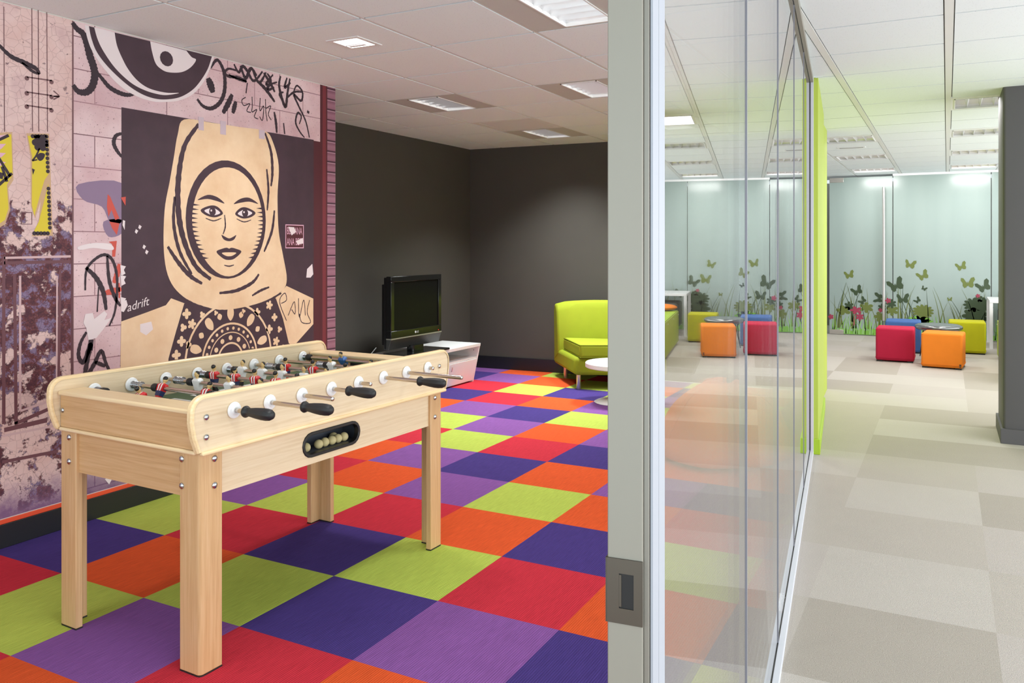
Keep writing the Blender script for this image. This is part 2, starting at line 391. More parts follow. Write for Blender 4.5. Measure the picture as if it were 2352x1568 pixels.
refl = mat('mirror_reflector', srgb(236, 236, 238), .3, .6)
tube_m = mat('lit_lamp_tube', (1, 1, 1, 1), .4, emit=7, emitcol=(1, .98, .95, 1)); tube_dim = mat('dim_lamp_tube', (1, 1, 1, 1), .4, emit=2.2, emitcol=(1, .98, .96, 1))
diff_m = mat('lit_lamp_panel', (1, 1, 1, 1), .4, emit=5, emitcol=(1, .98, .96, 1))
infill_g = mat('grey_fixture_plate', srgb(196, 194, 190), .6)
white_fr = mat('white_fixture_frame', srgb(235, 235, 235), .45)
def fixture(i, j, ax, ay, plate, label, power, spread, group, tint=(.93, 1, .99), tilt=0):
    cx, cy = (gx(i) + gx(i + 1)) / 2, (gy(j) + gy(j + 1)) / 2; hx, hy = DX / 2 - .004, DY / 2 - .004
    t = thing('ceiling_light', label, 'ceiling light', (cx, cy, ZC), 0, group)
    m = MB()
    m.box(-hx, -ax, -hy, hy, 0, .012).box(ax, hx, -hy, hy, 0, .012).box(-ax, ax, -hy, -ay, 0, .012).box(-ax, ax, ay, hy, 0, .012)
    m.build('surround_plate', plate, t)
    m = MB()
    e = .008
    m.box(-ax, -ax + e, -ay, ay, -.004, .012).box(ax - e, ax, -ay, ay, -.004, .012).box(-ax, ax, -ay, -ay + e, -.004, .012).box(-ax, ax, ay - e, ay, -.004, .012)
    m.build('frame', white_fr, t)
    long_y = ay > ax; L, S = (ay, ax) if long_y else (ax, ay)
    P = (lambda u, v, z: (v, u, z)) if long_y else (lambda u, v, z: (u, v, z))
    m = MB()
    prof = [(-S, .0), (-S * .95, .03), (-S * .8, .06), (-S * .45, .085), (0, .06), (S * .45, .085), (S * .8, .06), (S * .95, .03), (S, 0)]
    for a, b in zip(prof, prof[1:]):
        m.flat([P(-L, a[0], a[1]), P(L, a[0], a[1]), P(L, b[0], b[1]), P(-L, b[0], b[1])])
    for q in (-L, L):
        m.flat([P(q, -S, 0), P(q, S, 0), P(q * .93, S * .8, .088), P(q * .93, -S * .8, .088)])
    m.build('reflector', refl, t, fix=False)
    m = MB()
    for q in range(1, 6):
        u = -L + 2 * L * q / 6
        m.add([P(u - .014, -S, .045), P(u - .014, S, .045), P(u + .014, S, .045), P(u + .014, -S, .045), P(u, -S, .004), P(u, S, .004)], [(0, 1, 5, 4), (3, 2, 5, 4), (0, 1, 2, 3)])
    m.build('louvre', refl, t, angle=20)
    for sgn in (-1, 1):
        MB().tube([P(-L * .93, sgn * S * .5, .066), P(L * .93, sgn * S * .5, .066)], .010, 8).build('lamp_tube', tube_m if long_y else tube_dim, t)
    area('lamp_light', (0, 0, -.006 - .5 * abs(math.sin(tilt)) * ay), (tilt, 0, 0), ax * 1.9, ay * (1.9 if not tilt else 1), power, tint, spread, t)
    return t
LP = 6
labs = {(0, 3): 'square recessed ceiling light with grey plate, above the television side of the playroom', (2, 3): 'recessed ceiling light half hidden behind the grey door jamb',
        (0, 6): 'small far recessed ceiling light beside the air grille', (3, 0): 'large near recessed ceiling light cut by the top edge of the picture',
        (2, 6): 'recessed playroom ceiling light seen only through the glazing', (3, -3): 'assumed unseen recessed ceiling light above the doorway'}  # doorway light is assumed, it lies out of view
for k in LEFT_L:
    fixture(k[0], k[1], .13, .275, infill_g, labs[k], LP * (5 if k[1] == 6 else 3 if k == (0, 3) else 1), 112, 'recessed playroom lights')
labr = {(6, 6): 'nearest louvred office ceiling light beside the dark pillar', (6, 9): 'second louvred office ceiling light from the near end beside the pillar', (6, 12): 'third louvred office ceiling light beside the pillar', (6, 15): 'farthest louvred ceiling light above the frosted glass on the pillar side',
        (4, 9): 'louvred office ceiling light nearest the lime partition', (4, 12): 'middle louvred office ceiling light of the row next to the lime partition', (4, 15): 'louvred ceiling light right above the frosted glass door'}
for k in RIGHT_L:
    fixture(k[0], k[1], .27, .24, white_fr, labr[k], 10 if k[1] == 15 else 15, 165, 'louvred office lights', (1, .97, .95), .45 if k[1] == 15 else 0)

# air grille in the playroom ceiling
t = thing('air_grille', 'square slatted air grille in the playroom ceiling beside the far light', 'air vent', ((gx(0) + gx(1)) / 2, (gy(5) + gy(6)) / 2, ZC))
m = MB(); h = DX / 2 - .004; a = .25
m.box(-h, -a, -h, h, 0, .01).box(a, h, -h, h, 0, .01).box(-a, a, -h, -a, 0, .01).box(-a, a, a, h, 0, .01); m.build('frame', tee_m, t)
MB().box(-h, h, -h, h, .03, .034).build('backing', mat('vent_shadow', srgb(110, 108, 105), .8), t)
m = MB()
for q in range(22):
    y = -a + .5 * (q + .5) / 22
    m.add([(-a, y - .0095, .005), (a, y - .0095, .005), (a, y + .009, .001), (-a, y + .009, .001)], [(0, 1, 2, 3)])
m.build('slats', mat('vent_slat', srgb(214, 212, 208), .5), t, fix=False)
# downlight
p = Vector((-.593, .865, ZC)); t = thing('downlight', 'small square downlight in front of the mural', 'ceiling light', p)
m = MB(); a, b = .105, .078
m.box(-a, -b, -a, a, -.004, .004).box(b, a, -a, a, -.004, .004).box(-b, b, -a, -b, -.004, .004).box(-b, b, b, a, -.004, .004); m.build('frame', white_fr, t)
m = MB()
m.box(-b, b, -b, b, -.0015, -.001); m.build('diffuser', diff_m, t)
MB().box(-.05, .06, .01, .035, -.014, -.0018).tube([(-.045, -.012, -.012), (.055, -.012, -.012)], .006).build('lamp_holder', white_pl, t, bevel=.002)
area('lamp_light', (0, 0, -.02), (0, 0, 0), .12, .12, 7, (1, .95, .95), 140, t)
# slot vent
t = thing('slot_vent', 'thin linear slot vent in the office ceiling', 'air vent', (1.27, 7.03, ZC - .002))
MB().box(-.14, .14, -.05, .05, -.004, .004).build('frame', white_fr, t); MB().box(-.12, .12, -.02, .02, -.006, -.003).build('slot', mat('slot_grey', srgb(150, 150, 150), .6), t)

# ------------------------------------------------------------------ glazed partition
t = thing('window_1', 'frameless glass partition between playroom and open office', 'glass partition', (0, 0, 0), kind='structure')
S_J = -1.722
cuts = [S_J, -.735, .205, 1.145, 2.075, 2.975]
for a, b in zip(cuts, cuts[1:]):
    mb = MB(); gbox(mb, a + .003, b - .003, -.006, .006, .026, ZC - .03); mb.build('pane', glass_m, t)
for a in cuts[1:-1]:
    mb = MB(); gbox(mb, a - .003, a + .003, -.0085, .0085, .026, ZC - .03); mb.build('silicone_joint', silicone, t)
mb = MB(); gbox(mb, S_J - .05, 2.975, -.026, -.0085, 0, .032); gbox(mb, S_J - .05, 2.975, .0085, .026, 0, .032); gbox(mb, S_J - .05, 2.975, -.0085, -.0062, 0, .033, 1); gbox(mb, S_J - .05, 2.975, .0062, .0085, 0, .033, 1)
mb.build('bottom_rail', [alu_w, gasket], t)
mb = MB(); gbox(mb, S_J - .05, 3.0, -.026, -.0085, ZC - .035, ZC); gbox(mb, S_J - .05, 3.0, .0085, .026, ZC - .035, ZC); gbox(mb, S_J - .05, 3.0, -.0085, -.0062, ZC - .036, ZC, 1); gbox(mb, S_J - .05, 3.0, .0062, .0085, ZC - .036, ZC, 1)
mb.build('top_rail', [alu_g, gasket], t)
mb = MB(); gbox(mb, 2.955, 3.0, -.027, -.010, 0, ZC); gbox(mb, 2.955, 3.0, .010, .027, 0, ZC); gbox(mb, 2.955, 2.985, .0062, .010, 0, ZC, 1); gbox(mb, 2.955, 2.985, -.010, -.0062, 0, ZC, 1)
mb.build('end_mullion', [alu_w, gasket], t)

# door jamb in the foreground
t = thing('door_1', 'grey and white aluminium door jamb with a steel strike plate', 'door frame', (0, 0, 0), kind='structure')
JS = -1.782; JW = .0245
mb = MB(); gbox(mb, JS, JS + .05, -.0222, .0153, 0, ZC); mb.build('jamb_face', alu_g, t, bevel=.0012)
mb = MB(); gbox(mb, JS + .003, JS + .05, .0153, .0212, 0, ZC); mb.build('jamb_strip', mat('warm_grey_aluminium', srgb(134, 130, 122), .4, .3), t, bevel=.0008)
mb = MB(); gbox(mb, JS + .012, JS + .05, .0212, .0219, 0, ZC); mb.build('seal', mat('grey_seal', srgb(60, 60, 62), .5), t)
mb = MB(); gbox(mb, JS + .006, JS + .0335, .0219, JW, 0, ZC); gbox(mb, JS + .0335, JS + .0350, .0219, JW - .0008, 0, ZC); gbox(mb, JS + .0350, S_J + .006, .0219, JW, 0, ZC); gbox(mb, JS + .05, S_J + .006, -.0222, -.008, 0, ZC); gbox(mb, JS + .05, S_J - .001, -.008, .0219, 0, ZC)
mb.build('jamb_profile', mat('pale_aluminium', srgb(162, 166, 176), .45), t)
mb = MB()
pz0, pz1 = .938, 1.005; pc = JS - .0016
hw0, hw1, hz0, hz1 = -.0095, .0060, .954, .990
for (o0, o1, z0, z1) in ((-.0232, hw0, pz0, pz1), (hw1, .0153, pz0, pz1), (hw0, hw1, pz0, hz0), (hw0, hw1, hz1, pz1)):
    gbox(mb, pc, pc + .0016, o0, o1, z0, z1)
gbox(mb, pc, pc + .02, -.0238, -.0224, pz0, pz1)
mb.build('strike_plate', steel, t)
mb = MB(); gbox(mb, JS - .0006, JS - .0001, hw0, hw1, hz0, hz1, 0); mb.build('latch_pocket', mat('latch_dark', srgb(18, 18, 20), .5), t)
mb = MB(); gbox(mb, JS - .0013, JS - .0006, hw0 - .001, hw0 + .0025, hz0 + .0015, hz1 - .0015); mb.build('latch_lip', steel, t)

# ------------------------------------------------------------------ far frosted glass wall
YG = 10.80
frost = mat('frosted_glass', srgb(186, 206, 200), .22, spec=.5)
setcol(frost, mixc(frost, noise(frost, coords(frost, 'Object', (3, 1, .25)), 1.2, 2), srgb(144, 160, 156), srgb(162, 176, 171)))
dec_g = mat('meadow_green_film', srgb(128, 184, 74), .4); dec_l = mat('meadow_light_film', srgb(150, 196, 120), .4); dec_d = mat('meadow_dark_film', srgb(58, 74, 50), .35)
dec_o = mat('meadow_olive_film', srgb(104, 116, 56), .4); dec_r = mat('meadow_red_film', srgb(160, 58, 82), .4)
DM = [dec_g, dec_l, dec_d, dec_o, dec_r]
steel_l = mat('satin_steel', srgb(214, 208, 202), .3, .85)
def blade(mb, x, z, h, lean, w, m, lay):
    pts_l, pts_r = [], []
    for q in range(7):
        k = q / 6; cx = x + lean * k * k; ww = w * (1 - k) * .5 + .0006
        pts_l.append((cx - ww, z + h * k)); pts_r.append((cx + ww, z + h * k))
    mb.flat([(u, YG - .013 - lay * .0007, v) for u, v in pts_l + pts_r[::-1]], m)
def blob(mb, x, z, r, n, m, lay, amp=.3, rot=0, sq=1):
    pts = []; r *= .85
    for q in range(n * 6):
        a = 2 * PI * q / (n * 6); rr = r * (1 - amp + amp * abs(math.sin(a * n / 2)) ** .7)
        pts.append((x + rr * math.cos(a + rot), YG - .013 - lay * .0007, z + sq * rr * math.sin(a + rot)))
    mb.flat(pts, m)
BFLY = [(0, -.1), (.18, .15), (.55, .75), (.95, .85), (1.05, .45), (.75, .02), (.82, -.35), (.6, -.7), (.25, -.62), (.05, -.3)]
def butterfly(mb, x, z, s, rot, m, lay=3, fold=.8):
    c, d = math.cos(rot), math.sin(rot)
    for sg in (1, -fold):
        P = [(u * sg * s, v * s) for u, v in BFLY]
        mb.flat([(x + u * c - v * d, YG - .013 - lay * .0007, z + u * d + v * c) for u, v in P], m)
    mb.flat([(x + u * c - v * d, YG - .0134 - lay * .0007, z + u * d + v * c) for u, v in ((-.05 * s, .2 * s), (.05 * s, .2 * s), (.04 * s, -.45 * s), (-.04 * s, -.45 * s))], m)
def meadow(x0, x1, seed, parent, extras):
    r = random.Random(seed); mb = MB()
    n = 14; top = [(x0 + (x1 - x0) * q / n, .06 + .05 * r.random()) for q in range(n + 1)]
    mb.flat([(u, YG - .0127, v) for u, v in [(x0, .012), (x1, .012)] + top[::-1]], 0)
    for q in range(int((x1 - x0) * 60)):
        x = x0 + .03 + (x1 - x0 - .06) * r.random(); k = r.random()
        lean = r.uniform(-.10, .10); h = r.uniform(.12, .34)
        if not (x0 < x + lean < x1): lean = 0
        blade(mb, x, .02, h, lean, r.uniform(.012, .026), 0 if k < .6 else 1, r.randint(0, 2))
    for q in range(int((x1 - x0) * 30)):
        x = x0 + .06 + (x1 - x0 - .12) * r.random(); lean = r.uniform(-.2, .2)
        if not (x0 < x + lean < x1): lean = 0
        blade(mb, x, .1, r.uniform(.35, .72), lean, .016, r.choice((3, 3, 2)), r.randint(0, 2))
    for e in extras:
        if e[0] == 'b': butterfly(mb, *e[1:])
        elif e[0] == 'f': blob(mb, *e[1:])
        elif e[0] == 's': blade(mb, *e[1:])
    return mb.build('meadow_film', DM, parent, fix=False)
def gp2(px, py): p = on_y(px, py, YG); return p.x, p.z
def bf(px, py, s, rot, m=3): return ('b', *gp2(px, py), s, rot, m)
def fl(px, py, r_, n_, m, lay=3, amp=.3, sq=1): return ('f', *gp2(px, py), r_, n_, m, lay, amp, 0, sq)
def panel(name, x0, x1, z0, z1, label, cat, seed, extras, kind='structure'):
    t = thing(name, label, cat, ((x0 + x1) / 2, YG, 0), kind=kind)
    o = MB().box(x0 + .003, x1 - .003, YG - .012, YG, z0, z1).build('glass_sheet', frost, t); o.location = -t.location
    o = meadow(x0 + .006, x1 - .006, seed, t, extras); o.location = -t.location
    return t
exd = [bf(1950, 631, .075, .25), bf(1968, 668, .085, .5, 2), bf(1981, 691, .06, .9, 2), fl(1990, 706, .12, 6, 3, 2, .5, .8), fl(1938, 712, .13, 5, 3, 2, .5, .7), fl(1950, 702, .08, 6, 2, 2, .5), fl(1966, 712, .10, 5, 4, 4, .55, .7), fl(1975, 727, .07, 6, 4, 4, .5), fl(1909, 727, .05, 5, 4, 4, .5),
       ('s', gp2(1958, 740)[0], .2, .5, -.16, .018, 2, 3), ('s', gp2(1958, 740)[0], .2, .52, .14, .018, 2, 3), ('s', gp2(1962, 735)[0], .15, .3, .02, .016, 4, 3), bf(2018, 685, .08, 1.4, 2), fl(2026, 706, .07, 6, 2, 3, .5), fl(2023, 712, .04, 5, 4, 4, .5), fl(2020, 727, .09, 5, 3, 3, .5)]
tD = panel('door_2', .595, 1.478, .012, ZC - .03, 'frosted glass door with a tall steel pull bar and meadow film', 'glass door', 3, exd)
def add_w(mb, name, m, t, **k):
    o = mb.build(name, m, t, **k); o.location = -t.location; return o
mb = MB().tube([(1.36, YG - .07, .24), (1.36, YG - .07, 2.22)], .019, 14)
for z in (.55, 1.9): mb.tube([(1.36, YG - .07, z), (1.36, YG - .010, z)], .010, 8)
add_w(mb, 'pull_bar', steel_l, tD)
for z0, z1 in ((.004, .075), (ZC - .10, ZC - .03)):
    add_w(MB().box(.60, .80, YG - .022, YG + .010, z0, z1), 'patch_hinge', steel_l, tD, bevel=.003)
exp2 = [bf(2090, 607, .08, -.15), bf(2119, 633, .085, .5), bf(2207, 612, .075, .35), bf(2222, 650, .095, .1), bf(2057, 655, .12, .45, 2), bf(2122, 662, .04, -.5, 2), bf(2181, 687, .035, .1), bf(2258, 658, .10, .5, 2), bf(2073, 686, .09, .1, 2), bf(2107, 690, .05, .8, 2),
        fl(2047, 697, .085, 7, 2, 3, .5), fl(2040, 690, .05, 5, 4, 4, .5), fl(2049, 712, .10, 6, 3, 2, .5), fl(2120, 715, .17, 13, 3, 2, .3, .72), fl(2118, 740, .17, 11, 0, 2, .3, .6), fl(2110, 738, .2, 9, 0, 2, .4, .5), fl(2235, 700, .15, 11, 2, 2, .35, .8), fl(2262, 700, .13, 9, 2, 3, .35), fl(2240, 726, .2, 9, 2, 2, .3, .75), fl(2247, 686, .07, 5, 2, 3, .5), fl(2246, 679, .035, 5, 4, 4, .5)]
panel('window_2', 1.484, 2.738, .012, ZC - .03, 'frosted glass panel with butterflies and long grass film', 'glass panel', 5, exp2)
panel('window_3', 2.744, 4.05, .012, ZC - .03, 'frosted glass panel mostly behind the dark pillar', 'glass panel', 9, [bf(2300, 690, .08, .3, 2)])
o = MB().box(1.48, 4.05, YG - .03, YG + .02, ZC - .03, ZC).build('trim_1', white_fr); tag(o, 'white head channel above the frosted glass panels', 'trim', kind='structure')
o = MB().box(.3, 5.6, 12.3, 12.4, 0, ZC).box(-.6, .3, 11.2, 11.3, 0, ZC).build('wall_far', mat('far_wall', srgb(150, 148, 140), .7)); tag(o, 'pale wall beyond the frosted glass', 'wall', kind='structure')
o = MB().box(.40, .44, 11.05, 11.15, .25, 2.3).build('hanging_panel', mat('purple_cloth', srgb(88, 46, 120), .8), bevel=.008); tag(o, 'narrow purple hanging panel seen past the lime partition beside the glass door', 'banner')
o = MB().box(.33, .39, 10.98, 11.08, 0, 2.25).build('coat_rail_post', mat('dark_post', srgb(70, 66, 60), .6), bevel=.006); tag(o, 'dark upright post beside the purple panel at the glass door', 'post')

# ------------------------------------------------------------------ cube stools, dish table, office furniture
def cube(name, label, x, y, rz, w, h, m, grp='fabric cube stools around the dish table'):
    t = thing(name, label, 'stool', (x, y, 0), rz, grp)
    mb = MB(); a = w / 2; g = 7
    # slightly bulging upholstered block
    bm_pts = []
    mb.box(-a, a, -a, a, .014, h)
    o = mb.build('upholstered_block', m, t, bevel=.022, seg=4)
    b = MB(); e = .003
    for z in (.045,):
        P = rrect(-a - e, a + e, -a - e, a + e, .022, 4); b.tube([(u, v, z) for u, v in P] + [(P[0][0], P[0][1], z)], .0028, 5)
    b.build('bottom_seam', m, t)
    for sx in (-1, 1):
        for sy in (-1, 1):
            MB().box(sx * a * .80 - .03, sx * a * .80 + .03, sy * a * .86 - .02, sy * a * .86 + .02, 0, .016).build('foot', black_pl, t)
    return t
red_f, ora_f, blu_f, yel_f = fabric('red_velour', srgb(186, 34, 66)), fabric('orange_weave', srgb(238, 132, 40)), fabric('blue_velour', srgb(72, 104, 160)), fabric('olive_yellow_velour', srgb(180, 176, 24))
cube('cube_stool', 'red cube stool in front of the blue one', 1.655, 8.06, .0, .405, .39, red_f)
t = cube('cube_stool', 'orange cube stool nearest to the camera of the four', 2.155, 7.72, -.09, .405, .385, ora_f)
MB().box(.17, .19, -.2065, -.2025, .03, .06).build('fabric_tag', black_pl, t)
cube('cube_stool', 'blue cube stool mostly hidden behind the red one', 1.695, 9.02, .03, .41, .40, blu_f)
cube('cube_stool', 'olive yellow cube stool nearest the frosted glass', 2.41, 9.27, .0, .41, .40, yel_f)
t = thing('dish_table', 'low round polished grey dish table between the cube stools', 'side table', (2.10, 8.44, 0))
pr_ = [(0.02, .352), (.10, .346), (.20, .338), (.235, .345), (.256, .362), (.260, .380), (.248, .398), (.222, .409), (.16, .405), (.08, .392), (.01, .388)]
MB().lathe(pr_, axis=2, n=40).build('dish_top', mat('polished_grey', srgb(128, 130, 130), .18, .7), t, angle=60)
for k in range(3):
    a = .5 + k * 2 * PI / 3; c, s = math.cos(a), math.sin(a)
    MB().tube([(.17 * c - .03 * s, .17 * s + .03 * c, .35), (.235 * c, .235 * s, .008), (.17 * c + .03 * s, .17 * s - .03 * c, .35)], .006, 8).build('hairpin_leg', black_pl, t)

t = thing('low_cabinet', 'lime green low cabinet at the right behind the pillar', 'cabinet', (2.98, 7.9, 0))
MB().box(-.245, .25, -1.25, .98, .03, .46).build('body', lime_dark, t, bevel=.003)
MB().box(-.22, .23, -1.22, .95, 0, .03).build('plinth', black_pl, t)
for k in range(3):
    d = MB().box(-.257, -.246, -1.24 + k * .74, -.51 + k * .74, .04, .45).build('door', lime_paint, t, bevel=.002)
    MB().box(-.263, -.257, -.62 + k * .74, -.54 + k * .74, .40, .41).build('handle', steel_l, d)
t = thing('cushion', 'round orange cushion lying on the lime cabinet', 'cushion', (2.90, 8.75, .462))
MB().ball((0, 0, .045), .17, .17, .045, 20, 10).build('pad', ora_f, t); MB().ball((0, 0, .089), .012, .012, .004).build('button', ora_f, t)
t = thing('office_table', 'white table with square legs against the frosted glass behind the pillar', 'table', (3.1, 10.25, 0))
MB().box(-.42, .9, -.45, .45, .60, .635).build('table_top', white_lac, t, bevel=.003)
for x in (-.40, .86):
    for y in (-.43, .43): MB().box(x - .02, x + .02, y - .02, y + .02, 0, .60).build('leg', white_lac, t)
dk = fabric('charcoal_fabric', srgb(66, 66, 66))
for k, (y, lb) in enumerate(((9.42, 'dark grey upholstered seat nearest the lime cabinet end'), (10.16, 'dark grey upholstered seat pushed under the white table'))):
    t = thing('bench_seat', lb, 'seat', (3.06, y, 0), 0, 'dark seats by the white table')
    MB().box(-.26, .24, -.27, .27, .12, .50).build('seat', dk, t, bevel=.03, seg=3)
    for sx in (-1, 1):
        for sy in (-1, 1): MB().box(sx * .2 - .015, sx * .2 + .015, sy * .22 - .015, sy * .22 + .015, 0, .13).build('leg', black_pl, t)

# ------------------------------------------------------------------ television corner
t = thing('tv_cabinet', 'white low television cabinet with a slanted end in the corner', 'cabinet', (-2.2, 3.45, 0))
# slanted profile (across, up), extruded along the wall
y0, y1 = -.95, .955
F = lambda x, z, yy: (x, yy, z)
MB().prism([(-.12, .355), (.325, .355), (.33, .385), (-.12, .385)], F, y0, y1).build('top', white_lac, t, bevel=.002)
for yy in (y0, y1 - .018): MB().prism([(-.12, 0), (.245, 0), (.322, .355), (-.12, .355)], F, yy, yy + .018).build('end_panel', white_lac, t, bevel=.0015)
MB().prism([(-.12, .02), (-.105, .02), (-.105, .355), (-.12, .355)], F, y0, y1).build('back_panel', white_lac, t)
MB().prism([(-.105, .235), (.285, .235), (.292, .253), (-.105, .253)], F, y0 + .018, y1 - .018).build('shelf', white_lac, t, bevel=.0015)
MB().prism([(-.105, .015), (.245, .015), (.245, .03), (-.105, .03)], F, y0 + .018, y1 - .018).build('base', white_lac, t)
for a, b in ((y0 + .02, .0), (.004, y1 - .02)):
    d = MB().prism([(.232, .02), (.247, .02), (.295, .232), (.28, .232)], F, a, b).build('door', white_lac, t, bevel=.001)
    yh = (a + b) / 2
    MB().tube([(.292, yh, .165), (.297, yh, .165), (.306, yh, .205), (.300, yh, .207)], .005, 6).build('handle', steel_l, d)
mb = MB()
mb.lathe([(.004, -.001), (.004, .001)], (.26, y1 - .019, .315), 1, 10); mb.build('cable_hole', black_pl, t)

XT = -2.02
t = thing('television', 'black flat screen television standing on the white cabinet', 'television', (XT, 3.51, .386))
zb = .072
w2 = .395
def tv(y, z): return y, z
gl_bk = mat('glossy_black', srgb(20, 20, 21), .16); scr = mat('dark_screen', srgb(18, 18, 18), .3, spec=.08)
mb = MB(); Y0, Y1, Z0, Z1, b = -w2, w2, .155, .69, .048
for a in ((Y0, Y1, Z1 - b, Z1), (Y0, Y1, Z0, Z0 + .065), (Y0, Y0 + b, Z0 + .065, Z1 - b), (Y1 - b, Y1, Z0 + .065, Z1 - b)): mb.box(-.04, .012, *a)
fr = mb.build('bezel', gl_bk, t, bevel=.004)
MB().box(-.02, .002, Y0 + b - .004, Y1 - b + .004, Z0 + .061, Z1 - b + .004).build('screen', scr, t)
MB().prism([(-.04, .06), (-.018, .06), (.012, .15), (-.04, .15)], F, Y0, Y1).build('speaker_panel', mat('speaker_grey', srgb(50, 50, 50), .35), t, bevel=.002)
MB().box(-.04, .0145, Y0, Y1, .148, .157).build('trim_strip', mat('dark_silver', srgb(176, 174, 164), .35, .6), t)
MB().box(-.075, -.04, Y0 + .012, Y1 - .012, .06, .68).box(-.125, -.075, Y0 + .05, Y1 - .05, .09, .62).build('rear_housing', black_pl, t, bevel=.006)
mb = MB(); mb.lathe([(.0105, .0122), (.0105, .0128)], (0, -.03, .1865), 0, 18)
text_mesh(mb, 'LG', lambda u, v: (.0126, -.012 + u, .1775 + v), .026)
mb.build('logo', mat('logo_silver', srgb(210, 210, 212), .3), fr)
MB().lathe([(.004, .0122), (.004, .0128)], (0, .345, .172), 0, 10).build('standby_light', mat('red_led', srgb(230, 40, 40), .3, emit=1.5), fr)
MB().prism(rrect(-.05, .03, -.09, .09, .025), lambda u, v, q: (u, v, q), .018, .07).build('stand_neck', gl_bk, t)
MB().prism(rrect(-.13, .155, -.33, .33, .02), lambda u, v, q: (u, v, q), 0, .016).build('stand_base', gl_bk, t, bevel=.004)
pts = smooth([(-2.17, 3.12, .46), (-2.16, 3.02, .405), (-2.10, 2.92, .395), (-2.02, 2.86, .3925), (-1.98, 2.7, .3925)], 8)
o = MB().tube(pts, .004, 6).build('power_cable', mat('grey_cable', srgb(150, 150, 150), .5)); tag(o, 'thin grey cable lying on the cabinet behind the television', 'cable')

# ------------------------------------------------------------------ green sofa
sofa_f = fabric('lime_upholstery', srgb(150, 160, 38), 700, .2)
B0, B1, F0, F1 = Vector((-1.40, 5.09)), Vector((-.36, 5.28)), Vector((-.87, 4.42)), Vector((-.10, 4.80))
t = thing('sofa', 'lime green armless sofa with metal legs in the dark corner', 'sofa', (-.75, 4.95, 0))
T0 = Vector((-.75, 4.95))
def lerp(a, b, k): return a + (b - a) * k
def foot(k, d): return lerp(lerp(B0, B1, k), lerp(F0, F1, k), d) - T0      # plan point: k left-right, d back-front
def slab(mb, k0, k1, d0, d1, z0, z1, dz=0):
    P = [foot(k0, d0), foot(k1, d0), foot(k1, d1), foot(k0, d1)]
    mb.prism([(p.x, p.y) for p in P], lambda u, v, q: (u, v, q), z0, z1)
mb = MB(); slab(mb, .0, 1, .0, 1.0, .135, .30); mb.build('base', sofa_f, t, bevel=.035, seg=4)
mb = MB()
# back: leaning slab with rounded top
n = 10; prof = [(.02, .17), (.0, .45), (-.01, .70), (.02, .755), (.10, .775), (.17, .755), (.215, .69), (.26, .45), (.28, .25)]
rows = []
for q in range(n + 1):
    k = q / n; kk = -.004 + 1.008 * k; sh = min(1, min(k, 1 - k) * 8) ** .5
    rows.append([(*foot(kk, d + (0.03 * (1 - sh) if i < 4 else -.03 * (1 - sh))), z + .028 * math.sin(PI * k) * (z > .6) - .02 * (1 - sh) * (z > .6)) for i, (d, z) in enumerate(prof)])
vs = [p for r_ in rows for p in r_]; m_ = len(prof)
fs = [(a * m_ + i, a * m_ + (i + 1) % m_, (a + 1) * m_ + (i + 1) % m_, (a + 1) * m_ + i) for a in range(n) for i in range(m_)] + [tuple(range(m_)), tuple(range(n * m_, (n + 1) * m_))]
mb.add(vs, fs); mb.build('backrest', sofa_f, t, bevel=.02, seg=3, angle=50)
mb = MB(); slab(mb, .045, .96, .27, 1.035, .30, .425)
sc_ = mb.build('seat_cushion', sofa_f, t, bevel=.025, seg=4)
mb = MB()
for z in (.418, .306):
    P = [foot(k, d) for k, d in ((.05, .28), (.05, 1.03), (.955, 1.03), (.955, .28))]; mb.tube([(p.x, p.y, z) for p in P], .005, 6)
mb.build('piping', fabric('olive_piping', srgb(120, 128, 24)), sc_)
for k, d in ((.10, .12), (.06, .93), (.9, .12), (.92, .93)):
    p = foot(k, d); MB().lathe([(.019, 0), (.021, .006), (.021, .14)], (p.x, p.y, 0), 2, 16).build('leg', steel_l, t)
# round coffee table
d_ = ray(1420, HOR); cc = CAM + d_ * (7.03 / d_.dot(FWD)); 
t = thing('coffee_table', 'small round white pedestal table in front of the sofa', 'table', (cc.x, cc.y, 0))
MB().lathe([(.20, 0), (.205, .004), (.19, .012), (.06, .022), (.03, .03)], axis=2, n=48).build('base', white_lac, t, angle=50)
MB().lathe([(.028, .028), (.028, .31)], axis=2, n=20).build('column', chrome, t)
MB().lathe([(.05, .300), (.272, .300), (.282, .306), (.282, .338), (.276, .344), (.01, .344)], axis=2, n=56).build('table_top', white_lac, t, angle=40)

# ------------------------------------------------------------------ bean bag
t = thing('bean_bag', 'large orange bean bag slumped on the carpet behind the glazing', 'bean bag', (.955, 2.64, 0))
n, k = 40, 18; mb = MB(); vs = []; r_ = random.Random(4)
for j in range(k + 1):
    tt = j / k; z = .435 * (1 - (1 - tt) ** 1.6) if j else 0
    ang = PI / 2 * tt
    for i in range(n):
        a = 2 * PI * i / n
        rad = .385 * (max(0, math.cos(ang)) ** .62) * (1 + .10 * math.sin(a * 2 + .6) + .025 * math.sin(a * 7 + tt * 5))
        if j == 0: rad *= .86
        if j == 1: rad *= .97
        zz = z + .02 * math.sin(a * 5 + tt * 9) * (tt > .1) + .05 * tt * math.cos(a - 2.4)
        vs.append((rad * math.cos(a) * .98, rad * math.sin(a) * 1.22, max(0.002, zz) if j else 0))
fs = [(j * n + i, j * n + (i + 1) % n, (j + 1) * n + (i + 1) % n, (j + 1) * n + i) for j in range(k) for i in range(n)] + [tuple(range(n))]
mb.add(vs, fs); bb = fabric('orange_cotton', srgb(238, 108, 48)); mb.build('bag', bb, t, angle=70, subsurf=1)
